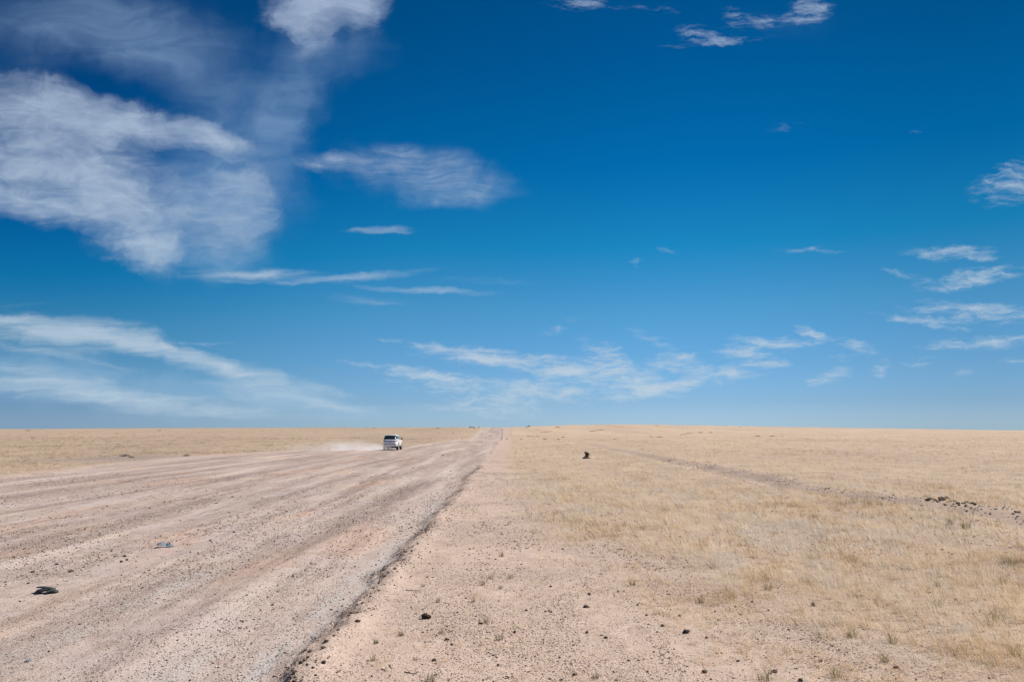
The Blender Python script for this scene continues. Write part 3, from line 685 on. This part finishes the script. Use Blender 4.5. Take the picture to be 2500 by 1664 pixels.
put('soil_clod', M_CLOD, 1890, 1640, 18, 'brown soil clod among the bottom grass tufts', 'clod')
# clods thrown up along the cut edge of the road
EDGE_CLODS = [(860, 1497, 16), (873, 1517, 18), (836, 1479, 9), (810, 1488, 8), (964, 1389, 11), (938, 1407, 10), (1005, 1345, 8), (1020, 1327, 8), (790, 1618, 17), (797, 1565, 16), (788, 1582, 15), (757, 1590, 14), (745, 1587, 11),
              (826, 1538, 11), (815, 1552, 10), (735, 1618, 14), (718, 1640, 15), (705, 1655, 12), (752, 1604, 9), (852, 1503, 9), (884, 1472, 9), (905, 1450, 8), (912, 1436, 9), (925, 1424, 8), (948, 1397, 8), (985, 1366, 8), (1040, 1300, 6), (1062, 1276, 6), (1090, 1246, 6), (770, 1648, 9), (823, 1641, 7), (700, 1645, 9)]
for x, y, s in EDGE_CLODS:
    put('soil_clod', M_CLOD, x, y, s, 'dark soil clod on the cut edge between road and pink verge', 'clod', 'soil clods along the road edge')
# spoil heap of dark clods on the right
SPOIL = [(2258, 1215, 20), (2270, 1219, 22), (2264, 1222, 16), (2282, 1222, 16), (2300, 1221, 26), (2312, 1217, 22), (2318, 1225, 18), (2330, 1224, 14), (2338, 1229, 14), (2352, 1229, 12), (2362, 1226, 14), (2375, 1229, 16), (2380, 1231, 13), (2290, 1224, 12),
         (2342, 1233, 12), (2358, 1235, 12), (2370, 1240, 10), (2308, 1233, 10), (2250, 1234, 9), (2178, 1232, 12), (2184, 1228, 8), (2190, 1240, 8), (2245, 1247, 11), (2254, 1245, 9), (2360, 1247, 9), (2155, 1216, 9), (2160, 1199, 7), (2181, 1208, 8), (2430, 1243, 10), (2448, 1242, 8),
         (2480, 1250, 14), (2488, 1252, 14), (2474, 1255, 11), (2485, 1261, 9), (2225, 1265, 9), (2240, 1268, 8), (2255, 1270, 8), (1945, 1234, 11), (1953, 1238, 8), (1885, 1248, 7), (1895, 1249, 7)]
for x, y, s in SPOIL:
    o = put('soil_clod', M_CLOD, x, y, s * .86, 'dark lumpy soil clod on the spoil line in the right grassland', 'clod', 'soil clods along the old spoil line', .3)
# dung lump
me = bpy.data.meshes.new('dung'); bm = bmesh.new()
for i, (dx, dy, dz, r) in enumerate(((-.035, 0, .045, .052), (.012, -.008, .036, .045), (.048, .004, .032, .036), (-.01, .035, .03, .035))):
    g = bmesh.ops.create_icosphere(bm, subdivisions=3, radius=r, matrix=Matrix.Translation((dx, dy, dz)))
    for v in g['verts']:
        v.co += (v.co - Vector((dx, dy, dz))) * (float(NB.fbm(np.array([v.co.x * 45 + i]), np.array([v.co.y * 45 + v.co.z * 40]), 3)[0]) - .5) * .6
bm.to_mesh(me); bm.free(); p = at(1041, 1509)
tag(link('dung_lump', me, DUNG, None, p), 'dark brown rounded dung lump lying on the bare pink verge', 'dung').scale = (.78, .78, .72)

# blown tyre scrap
def tube_strip(bm, pts, wid, th, nseg=8):
    """flat strip with rounded section swept along pts; wid/th per point"""
    rings = []
    for i, p in enumerate(pts):
        p = Vector(p); t = (Vector(pts[min(i + 1, len(pts) - 1)]) - Vector(pts[max(i - 1, 0)])).normalized()
        up = Vector((0, 0, 1)); sd = t.cross(up)
        sd = sd.normalized() if sd.length > .01 else Vector((1, 0, 0)); up = sd.cross(t)
        rings.append([bm.verts.new(p + sd * (wid[i] * math.cos(a)) + up * (th[i] * math.sin(a))) for a in [2 * math.pi * k / nseg for k in range(nseg)]])
    for a, c in zip(rings, rings[1:]):
        for k in range(nseg): bm.faces.new((a[k], a[(k + 1) % nseg], c[(k + 1) % nseg], c[k]))
    bm.faces.new(rings[0][::-1]); bm.faces.new(rings[-1])
def build_tyre_scrap():
    rub = simple('torn_rubber', (.020, .026, .026), .7, var=.4, scale=14); rib = simple('ribbed_rubber', (.022, .025, .032), .6, var=.3, scale=30); fray = simple('faded_rubber', (.042, .053, .057), .8, var=.3, scale=20)
    p = at(110, 1447); root = tag(link('tyre_scrap', None, None, None, p), 'torn black tyre scrap with curling flaps on the gravel road', 'tyre scrap'); root.scale = (1, 1, .86)
    bm = bmesh.new()
    tube_strip(bm, [(-.165, .06, .095), (-.13, .06, .100), (-.06, .055, .098), (.0, .045, .090), (.06, .03, .082), (.12, .01, .078), (.15, .0, .07)], [.03, .05, .055, .055, .06, .055, .03], [.010, .014, .015, .014, .016, .018, .012])
    bm_obj('tread_strip', bm, rub, root)
    bm = bmesh.new()
    tube_strip(bm, [(-.11, -.045, .012), (-.10, -.03, .035), (-.06, -.01, .052), (.0, .0, .062), (.07, .0, .065), (.11, .0, .065)], [.07, .075, .07, .06, .045, .03], [.012, .03, .034, .03, .022, .015], 12)
    bm_obj('sidewall', bm, rib, root)
    bm = bmesh.new()
    tube_strip(bm, [(.15, .0, .078), (.12, -.04, .065), (.085, -.08, .045), (.055, -.115, .012)], [.025, .03, .028, .018], [.012, .012, .012, .01])
    bm_obj('loose_flap', bm, fray, root)
    bm = bmesh.new()
    tube_strip(bm, [(.06, -.03, .014), (.10, -.02, .022), (.15, .0, .04), (.178, .01, .035), (.185, .01, .005)], [.045, .055, .06, .055, .045], [.012, .02, .026, .026, .015], 12)
    bm_obj('tread_strip', bm, rub, root)
build_tyre_scrap()
def build_blue_scrap():
    mt = simple('faded_plastic', (.20, .26, .33), .5, var=.45, scale=10)
    p = at(402, 1335); root = tag(link('plastic_scrap', None, None, None, p), 'crumpled grey blue plastic scrap on the gravel road', 'litter')
    bm = bmesh.new(); n = 14; g = []
    for i in range(n):
        r = []
        for j in range(9):
            a, c = i / (n - 1) - .5, j / 8 - .5
            z = .11 * math.exp(-(a * 2.6 + .6) ** 2 - (c * 1.5) ** 2) + .05 * (float(NA.fbm(np.array([a * 6 + 3]), np.array([c * 6]), 3)[0]) - .3)
            r.append(bm.verts.new((a * .30 + .03 * c, c * .2 + .05 * math.sin(a * 7), max(z, .004))))
        g.append(r)
    for i in range(n - 1):
        for j in range(8): bm.faces.new((g[i][j], g[i + 1][j], g[i + 1][j + 1], g[i][j + 1]))
    bmesh.ops.solidify(bm, geom=bm.faces[:], thickness=.008)
    bm_obj('sheet', bm, mt, root)
    bm = bmesh.new(); tube_strip(bm, [(.02, .03, .06), (.06, .04, .10), (.09, .045, .105), (.10, .03, .06)], [.02, .025, .03, .02], [.006] * 4)
    bm_obj('torn_flap', bm, simple('dirty_plastic', (.07, .08, .075), .6), root)
build_blue_scrap()

# dry twigs
TWIG = simple('dead_twig', (.085, .062, .050), .9, var=.3, scale=8)
def twig(px, py, ln, rot, lift, label, seed):
    r = random.Random(seed); p = at(px, py); L_ = ln / FPX * p.y; bm = bmesh.new()
    def limb(a, d, l, rad, depth):
        pts = [a.copy()]; dd = d.copy()
        for k in range(4):
            dd = (dd + Vector((r.gauss(0, .2), r.gauss(0, .2), r.gauss(0, .1)))).normalized(); pts.append(pts[-1] + dd * l / 4)
        for q in pts: q.z = max(q.z, rad * .6)
        tube_strip(bm, pts, [rad * (1 - .18 * k) for k in range(5)], [rad * (1 - .18 * k) for k in range(5)], 6)
        if depth:
            for k in (2, 3): limb(pts[k], (dd + Vector((r.gauss(0, .7), r.gauss(0, .7), abs(r.gauss(0, .5))))).normalized(), l * .45, rad * .6, depth - 1)
    limb(Vector((0, 0, .006)), Vector((math.cos(rot), math.sin(rot), lift)).normalized(), L_, max(.006, L_ * .02), 1)
    o = bm_obj('twig', bm, TWIG); o.location = p
    tag(o, label, 'twig')
twig(577, 1274, 14, 1.2, 1.4, 'small forked twig sticking up from the far gravel road', 1)
twig(450, 1305, 32, .05, .05, 'straight thin twig lying flat on the gravel road', 2)
twig(545, 1283, 28, .5, .1, 'crooked twig lying on gravel below the upright twig', 3)
twig(990, 1440, 40, -.45, .02, 'long thin twig lying on the pink verge above the dung', 4)
twig(950, 1624, 32, -.6, .05, 'thick dark twig near the bottom edge of the verge', 5)
twig(930, 1632, 30, -.7, .03, 'pale forked twig left of the thick dark twig', 6)
twig(988, 1640, 38, -.6, .03, 'thin twig at the bottom edge right of the thick dark twig', 7)
twig(960, 1352, 18, .3, .05, 'short twig lying on the road beside the pale silt strip', 8)

# knobbly stub on the right
def build_stub():
    p = at(1432, 1119); root = tag(link('earth_stub', None, None, None, p), 'dark knobbly earth stub on a crumbled pale base standing in yellow grass', 'mound')
    top = bmesh.new()
    for i, (dx, dz, r) in enumerate(((-.12, .58, .10), (-.03, .50, .12), (.17, .47, .11), (.06, .42, .13), (-.08, .68, .06), (.07, .60, .07), (.24, .43, .07), (.02, .34, .12), (-.06, .24, .11), (.08, .26, .12))):
        g = bmesh.ops.create_icosphere(top, subdivisions=3, radius=r, matrix=Matrix.Translation((dx, .05 * math.sin(i * 2.1), dz)))
        c = Vector((dx, .05 * math.sin(i * 2.1), dz))
        for v in g['verts']: v.co += (v.co - c) * (float(NB.fbm(np.array([v.co.x * 14 + i]), np.array([v.co.z * 14 + v.co.y * 9]), 3)[0]) - .45) * 1.1
    bm_obj('top', top, rock_mat('dark_earth', (.06, .04, .03), (.19, .125, .09)), root); root.scale = (.86, .86, .84)
    basem = rock_mat('crumbled_earth', (.22, .16, .10), (.46, .36, .26)); bs = bmesh.new()
    for i, (dx, dy, dz, r) in enumerate(((-.26, 0, .07, .10), (-.14, -.05, .13, .12), (.02, 0, .17, .12), (.17, -.04, .10, .11), (.28, .02, .04, .08), (-.02, -.12, .05, .12), (-.34, -.05, .03, .07))):
        g = bmesh.ops.create_icosphere(bs, subdivisions=3, radius=r, matrix=Matrix.Translation((dx, dy, dz)))
        c = Vector((dx, dy, dz))
        for v in g['verts']: v.co += (v.co - c) * (float(NC.fbm(np.array([v.co.x * 12 + i]), np.array([v.co.z * 12 + v.co.y * 9]), 3)[0]) - .5) * 1.1
    bm_obj('base', bs, basem, root)
build_stub()

# ------------------------------------------------------------------ shrubs on the plain
LEAF = simple('shrub_leaves', (.060, .055, .035), .8, var=.5, scale=3); WOOD = simple('shrub_wood', (.07, .05, .04), .9)
def shrub_mesh(seed):
    r = np.random.default_rng(seed); V = []; F = []
    n = 420
    for k in range(n):
        a = r.uniform(0, 2 * math.pi); q = r.uniform(0, 1) ** .5; h = r.uniform(.06, .5) * (1 - .55 * q * q) * (1 + .35 * math.sin(3 * a + seed))
        c = np.array([q * .5 * math.cos(a) * (1 + .3 * math.sin(2 * a + seed)), q * .5 * math.sin(a), h]); b0 = len(V)
        d1 = r.normal(size=3); d1 /= np.linalg.norm(d1); d2 = np.cross(d1, r.normal(size=3)); d2 /= np.linalg.norm(d2)
        s = r.uniform(.025, .06); V += [c - d1 * s, c + d2 * s * .5, c + d1 * s, c - d2 * s * .5]; F.append((b0, b0 + 1, b0 + 2, b0 + 3))
    for k in range(26):
        a = r.uniform(0, 2 * math.pi); q = r.uniform(.1, .45); b0 = len(V); t = np.array([q * math.cos(a), q * math.sin(a), r.uniform(.2, .5)]); s = np.array([-math.sin(a), math.cos(a), 0]) * .008
        V += [s, -s, t * 1 - s * .4, t + s * .4]; F.append((b0, b0 + 1, b0 + 2, b0 + 3))
    me = mesh_np('shrub', np.array(V), np.array(F)); me.materials.append(LEAF); return me
M_SHRUB = [shrub_mesh(s) for s in range(4)]
def shrub(px, py, w, label, group=None, hz=.75, name='shrub'):
    p = at(px, py); sc = w / FPX * p.y
    o = link(name, M_SHRUB[random.randrange(4)]); o.location = p; o.scale = (sc, sc, sc * hz); o.rotation_euler = (0, 0, random.uniform(0, 6.28))
    tag(o, label, 'shrub', group)
for x, y, w in ((1148, 1044, 7), (1154, 1044, 6), (1158, 1045, 5), (1169, 1044, 5)):
    shrub(x, y, w, 'tiny dark shrub on the skyline just left of the road crest', 'shrubs on the skyline left of the road', 1.0)
for x, y, w in ((893, 1044.5, 4), (913, 1045, 4), (841, 1045, 3)):
    shrub(x, y, w, 'tiny dark shrub on the left skyline behind the white car', 'shrubs on the skyline behind the car', .8)
shrub(1069, 1046, 8, 'low flat dark shrub on the skyline between car and road crest', None, .5)
shrub(1106, 1058, 5, 'small dark shrub on the slope left of the road crest')
shrub(1127, 1073, 4, 'small dark shrub at the road edge below the crest')
shrub(1237, 1072, 6, 'small dark shrub right of the road where it starts to climb', None, .6)
shrub(1272, 1072, 8, 'low dark shrub just right of the one at the road edge', None, .45)
shrub(1291, 1041, 8, 'dark shrub standing on the skyline right of the road', None, .8)
shrub(1285, 1043.5, 8, 'low brownish shrub just below the skyline shrub right of the road', None, .5)
shrub(1361, 1043, 11, 'flat dark shrub just below the right skyline', None, .35)
shrub(1363, 1073, 7, 'small dark shrub on the right plain above the earth stub', None, .7)
shrub(1330, 1072, 10, 'brownish low shrub between the earth stub and the road crest', None, .5)
shrub(1313, 1049, 4, 'tiny brown shrub high on the right slope')
shrub(1604, 1039.5, 5, 'tiny dark shrub near the top of the right rise', None, .6)
shrub(1807, 1043, 4, 'tiny dark shrub on the skyline at right of the rise')
for k, (x, y, w) in enumerate(((1322, 1055, 6), (1330, 1055, 8), (1337, 1054, 8), (1344, 1053, 6), (1442, 1053, 8), (1450, 1052, 9), (1460, 1050, 8), (1468, 1050, 9), (1290, 1065, 9), (1300, 1066, 8), (1312, 1065, 9), (1663, 1061, 8), (1672, 1060, 9), (1680, 1058, 10), (1688, 1058, 8), (1710, 1056, 12), (1735, 1056, 10), (1590, 1066, 10), (1610, 1067, 12), (1500, 1072, 9), (1375, 1067, 10), (1720, 1071, 6), (1850, 1065, 14), (1885, 1065, 12), (2250, 1091, 8))):
    shrub(x, y, w, 'low dark scrub clump on the far right grassland', 'scrub clumps on the far right grassland', .35)
for x, y, w in ((68, 1051, 12), (50, 1071, 7), (18, 1070, 5), (80, 1069, 10), (170, 1067, 7), (200, 1067, 9), (390, 1051, 10), (285, 1058, 9), (640, 1052, 5), (690, 1050, 5)):
    shrub(x, y, w, 'low dark scrub clump on the far left grassland', 'scrub clumps on the far left grassland', .3)
shrub(305, 1114, 22, 'dark dead shrub on the low bank at the left road edge', None, .55)
shrub(321, 1117, 15, 'smaller dead shrub right beside the dark one on the left bank', None, .5)
shrub(455, 1113, 16, 'greyish shrub at the point where the left grass meets the road', None, .6)
shrub(165, 1116, 5, 'small dark shrub in yellow grass at far left')
shrub(133, 1133, 5, 'tiny brown shrub in the grass at the left road edge')
shrub(803, 1096, 6, 'small grey shrub in the dust left of the car', None, .8)
shrub(756, 1098, 5, 'smaller grey shrub in the thin dust further left of the car', None, .8)

# ------------------------------------------------------------------ loose gravel (nobody could count it)
def frustum(n, y0, y1, power, xa=None, xb=None, margin=1.12):
    """n random ground points between depths y0..y1 inside a wedge a little wider than the view"""
    t = rng.random(n); Y = (y0 ** power + t * (y1 ** power - y0 ** power)) ** (1 / power)
    w = (CX / FPX) * margin * Y + .8
    lo = -w if xa is None else np.maximum(-w, xa); hi = w if xb is None else np.minimum(w, xb)
    X = lo + (hi - lo) * rng.random(n)
    return X, Y

OCT_V = np.array([(1, 0, 0), (-1, 0, 0), (0, 1, 0), (0, -1, 0), (0, 0, 1), (0, 0, -.6)], float)
OCT_F = np.array([(0, 2, 4), (2, 1, 4), (1, 3, 4), (3, 0, 4), (2, 0, 5), (1, 2, 5), (3, 1, 5), (0, 3, 5)])
def pebbles(X, Y, size, tone, name, mat, label, squash=.62):
    n = len(X); Z = terrain(X, Y)
    a = rng.random(n) * 6.283; ca, sa = np.cos(a), np.sin(a)
    V = OCT_V[None] * (1 + rng.uniform(-.38, .38, (n, 6, 3))) + rng.uniform(-.22, .22, (n, 6, 3))
    V[..., 0] *= rng.uniform(.8, 1.35, n)[:, None]; V[..., 2] *= squash
    x = V[..., 0] * ca[:, None] - V[..., 1] * sa[:, None]; y = V[..., 0] * sa[:, None] + V[..., 1] * ca[:, None]
    V = np.stack([x, y, V[..., 2]], -1) * size[:, None, None]
    V += np.stack([X, Y, Z + size * .28], -1)[:, None, :]
    F = OCT_F[None] + (np.arange(n) * 6)[:, None, None]
    me = mesh_np(name, V.reshape(-1, 3), F.reshape(-1, 3), {'tone': np.repeat(tone, 6)})
    return tag(link(name, me, mat), label, kind='stuff')

def tone_material(name, pts, rough=.9, trans=0):
    m, nt, b = material(name)
    col = nt.ramp(nt.attr('tone'), pts)
    nt.put(b.inputs['Base Color'], col); b.inputs['Roughness'].default_value = rough; b.inputs['Specular IOR Level'].default_value = .2
    if trans:
        t = nt.new('ShaderNodeBsdfTranslucent'); nt.put(t.inputs[0], col)
        mx = nt.new('ShaderNodeMixShader'); mx.inputs[0].default_value = trans
        nt.l.new(b.outputs[0], mx.inputs[1]); nt.l.new(t.outputs[0], mx.inputs[2]); nt.l.new(mx.outputs[0], nt.n['Material Output'].inputs[0])
    return m
GRAV = tone_material('gravel_stones', [(0, (.045, .036, .033)), (.3, (.105, .074, .062)), (.5, (.27, .165, .125)), (.7, (.42, .30, .245)), (.9, (.55, .46, .40)), (1, (.75, .72, .70))])

def build_gravel():
    Xs, Ys, Ss = [], [], []
    for n, y0, y1, s0, s1 in ((62000, 6.2, 15, .004, .0105), (15000, 6.2, 24, .008, .017), (700, 6.5, 40, .015, .027), (60000, 14, 46, .009, .024)):
        X, Y = frustum(n, y0, y1, 1.5)
        er = road_right(Y); el = road_left(Y)
        onroad = X < er
        d_road = sstep(.40, .62, NA.fbm(X / .9, Y / 8.0, 4)) * 1.0 + .10
        d_verge = sstep(.40, .62, NB.fbm(X / .6, Y / 2.2, 4)) * .95 + .14
        d_verge *= 1 - .45 * cover(X, Y)
        keep = (rng.random(n) < np.where(onroad, d_road, d_verge)) & (X > el)
        X, Y = X[keep], Y[keep]
        Xs.append(X); Ys.append(Y); Ss.append(rng.uniform(s0, s1, len(X)) * rng.uniform(.7, 1.15, len(X)))
    X, Y, Sz = map(np.concatenate, (Xs, Ys, Ss))
    tone = np.where(rng.random(len(X)) < .18, rng.random(len(X)) * .32, .22 + .78 * rng.random(len(X)) ** 1.1)
    pebbles(X, Y, Sz, tone, 'gravel', GRAV, 'loose mixed gravel scattered over road and verge')
    # crumbs of dark soil along the cut edge and the old spoil line
    n = 7500
    Y = 6 + 50 * rng.random(n) ** 2.4; er = road_right(Y)
    X = er + rng.normal(-.02, .13, n) + np.where(rng.random(n) < .2, rng.normal(.1, .22, n), 0)
    k = rng.random(n) < sstep(.38, .58, NC.fbm(Y / 1.1, X * 0 + 1.1, 3)) * .7 + .03
    X, Y = X[k], Y[k]; Sz = rng.uniform(.006, .024, len(X)) * rng.uniform(.6, 1.2, len(X))
    n2 = 5200
    Y2 = 12 + 62 * rng.random(n2) ** 1.5; dl = 11.6 + 1.6 * np.exp(-((Y2 - 24) / 6.0) ** 2) + (NB.fbm(Y2 / 5.0, Y2 * 0 + 1.7, 2) - .5) * 1.2
    X2 = dl + 1.0 + rng.normal(0, .8, n2)
    k = rng.random(n2) < .9 * sstep(.45, .63, NA.fbm(X2 / .8, Y2 / 1.6, 3))
    X2, Y2 = X2[k], Y2[k]; S2 = rng.uniform(.010, .036, len(X2))
    X = np.concatenate([X, X2]); Y = np.concatenate([Y, Y2]); Sz = np.concatenate([Sz, S2])
    crumb = tone_material('soil_crumbs', [(0, (.06, .046, .04)), (.5, (.16, .12, .098)), (1, (.34, .26, .21))])
    pebbles(X, Y, Sz, rng.random(len(X)) ** 1.3, 'soil_crumbs', crumb, 'dark soil crumbs along the cut road edge and spoil line', .7)
build_gravel()

# ------------------------------------------------------------------ grass
GRASS = tone_material('dry_grass', [(0, (.62, .58, .54)), (.16, (.74, .65, .54)), (.34, (.76, .615, .45)), (.55, (.71, .545, .36)), (.74, (.45, .30, .155)), (.88, (.25, .18, .085)), (1, (.12, .115, .05))], .75, .38)

def blades(tx, ty, tz, th, trad, ttone, nb, width, two=True, lean=(-.85, -.12), spread=.32):
    """tufts at (tx,ty,tz): nb blades each, height th, base radius trad"""
    n = len(tx); N = n * nb
    R = lambda a: np.repeat(a, nb)
    ang = rng.random(N) * 6.283; q = rng.random(N) ** .5
    bx = R(tx) + np.cos(ang) * q * R(trad); by = R(ty) + np.sin(ang) * q * R(trad)
    h = R(th) * rng.uniform(.45, 1.15, N)
    lx = lean[0] + rng.normal(0, spread, N) + np.cos(ang) * .35; ly = lean[1] + rng.normal(0, spread, N) + np.sin(ang) * .35
    ln = np.sqrt(lx ** 2 + ly ** 2 + 1)
    w = R(np.broadcast_to(width, n)) * rng.uniform(.6, 1.3, N)
    wa = rng.random(N) * 3.14; wx, wy = np.cos(wa) * w / 2, np.sin(wa) * w / 2
    z0 = R(tz) - .01
    tone = np.clip(R(ttone) + rng.normal(0, .09, N), 0, 1)
    tx_, ty_, tz_ = bx + lx / ln * h, by + ly / ln * h, z0 + h / ln
    if not two:
        V = np.stack([np.stack([bx - wx, by - wy, z0], -1), np.stack([bx + wx, by + wy, z0], -1), np.stack([tx_, ty_, tz_], -1)], 1)
        F = np.array([[0, 1, 2]])[None] + (np.arange(N) * 3)[:, None, None]
        return V.reshape(-1, 3), F.reshape(-1, 3), np.repeat(tone, 3)
    mx, my, mz = bx + lx / ln * h * .38, by + ly / ln * h * .38, z0 + h / ln * .62
    V = np.stack([np.stack([bx - wx, by - wy, z0], -1), np.stack([bx + wx, by + wy, z0], -1),
                  np.stack([mx + wx * .8, my + wy * .8, mz], -1), np.stack([mx - wx * .8, my - wy * .8, mz], -1),
                  np.stack([tx_, ty_, tz_], -1)], 1)
    F = np.array([[0, 1, 2], [0, 2, 3], [3, 2, 4]])[None] + (np.arange(N) * 5)[:, None, None]
    return V.reshape(-1, 3), F.reshape(-1, 3), np.repeat(tone, 5)

def join(parts, name, label, mat):
    off = 0; Vs, Fs, Ts = [], [], []
    for V, F, T in parts:
        Vs.append(V); Fs.append(F + off); Ts.append(T); off += len(V)
    me = mesh_np(name, np.concatenate(Vs), np.concatenate(Fs), {'tone': np.concatenate(Ts)})
    return tag(link(name, me, mat), label, kind='stuff')

def grass_tone(X, Y):
    t = .36 + (NA.fbm(X / 3.0, Y / 5.0, 3) - .5) * .8
    p = NB.fbm(X / .7, Y / .9, 2)
    t = np.where(p > .66, t - .26, t); t = np.where(p < .30, t + .28, t)
    r = rng.random(len(X)); t = np.where(r < .05, .86, t); t = np.where(r > .93, .06, t)
    t = np.where(r > .88, .74, t)
    t = t + .16 * sstep(50, 120, Y) + np.where(X < -9, .30, 0)
    return np.clip(t + rng.normal(0, .06, len(X)), 0, 1)

def build_grass():
    parts = []
    #        n      y0   y1   h0   h1   rad  blades width two
    for n, y0, y1, h0, h1, rad, nb, wd, two in ((21000, 6.2, 15, .09, .26, .07, 13, .0030, True), (27000, 15, 34, .12, .29, .10, 10, .0055, True),
                                                (26000, 34, 85, .11, .26, .16, 7, .012, False), (26000, 85, 230, .10, .24, .35, 6, .03, False), (24000, 230, 800, .10, .28, .9, 6, .08, False)):
        X, Y = frustum(n, y0, y1, 1.35)
        c = cover(X, Y); el, er = road_left(Y), road_right(Y)
        clump = sstep(.30, .62, NC.fbm(X / (.45 + Y * .012), Y / (.7 + Y * .02), 3))
        k = (rng.random(n) < .92 * c * (.35 + .65 * clump)) & ((X > er + .15) | (X < el))
        X, Y = X[k], Y[k]; m_ = len(X)
        th = rng.uniform(h0, h1, m_) * (.45 + .7 * cover(X, Y))
        parts.append(blades(X, Y, terrain(X, Y), th, np.full(m_, rad) * rng.uniform(.5, 1.4, m_), grass_tone(X, Y), nb, wd, two))
    join(parts, 'dry_grass', 'dry straw coloured grass covering the plains on both sides', GRASS)
    # grey dead grass mat along the cut edge of the road
    n = 4200
    Y = 6 + 22 * rng.random(n) ** 1.7; er = road_right(Y)
    X = er - .26 + rng.normal(0, .11, n)
    k = rng.random(n) < sstep(.46, .64, NB.fbm(Y / 1.1, X * 3, 3))
    X, Y = X[k], Y[k]
    pt = blades(X, Y, terrain(X, Y), rng.uniform(.03, .07, len(X)), np.full(len(X), .06), np.full(len(X), .06), 9, .0034, True, (-.2, .6), .8)
    grey = tone_material('dead_grass', [(0, (.46, .44, .43)), (.3, (.48, .45, .42)), (1, (.3, .25, .2))], .85, .2)
    join([pt], 'dead_grass', 'grey dead grass matted along the cut road edge', grey)
build_grass()

# single tufts one can point at
TUFT = tone_material('tuft_grass', [(0, (.50, .46, .36)), (.35, (.40, .32, .18)), (.7, (.24, .21, .09)), (1, (.11, .12, .045))], .75, .25)
def tuft(px, py, h, tone, label, group=None, nb=46):
    p = at(px, py); s = h / FPX * p.y
    V, F, T = blades(np.array([0.]), np.array([0.]), np.array([0.]), np.array([s]), np.array([s * .32]), np.array([tone]), nb, .0034 * p.y / 8, True, (-.25, 0), .32)
    me = mesh_np('grass_tuft', V, F, {'tone': T})
    tag(link('grass_tuft', me, TUFT, None, p), label, 'grass tuft', group)
tuft(1052, 1662, 34, .85, 'green based grass tuft at the bottom edge on the verge')
tuft(981, 1551, 20, .55, 'olive yellow tuft between road edge and dung, right of the smallest green sprig')
tuft(919, 1570, 16, .95, 'small dark green sprig nearest the road edge on the verge')
tuft(911, 1612, 18, .6, 'low olive tuft close above the twigs at the bottom of the verge')
tuft(1220, 1561, 26, .75, 'upright green tuft on bare sand right of the dung')
for x, y, h in ((1247, 1412, 22), (1178, 1428, 20), (1155, 1469, 16), (1070, 1469, 15), (1222, 1437, 14), (1198, 1412, 16), (1015, 1610, 14), (1186, 1520, 18), (1080, 1545, 18), (1033, 1432, 12), (1225, 1358, 18)):
    tuft(x, y, h, .5, 'small olive grass tuft on the bare pink verge', 'small tufts on the bare verge', 34)
tuft(1868, 1660, 46, .85, 'dark green tuft at the bottom edge in the right grass')
tuft(2042, 1655, 44, .75, 'tall olive tuft at the bottom edge right of the dark green one')
tuft(1545, 1428, 20, .6, 'small brown tuft on the boundary of sand and straw grass')
tuft(2290, 1432, 26, .65, 'bushy brownish tuft in the straw grass at right')
for x, y, h in ((2430, 1520, 50), (2180, 1570, 34), (2160, 1615, 30), (2080, 1555, 28), (2360, 1290, 28), (2320, 1280, 26), (2450, 1425, 30), (1455, 1655, 22), (1715, 1470, 22), (1875, 1440, 26), (2290, 1480, 30), (2480, 1600, 40)):
    tuft(x, y, h, .45, 'brownish grass tuft standing out of the straw grass', 'tufts in the straw grass', 60)
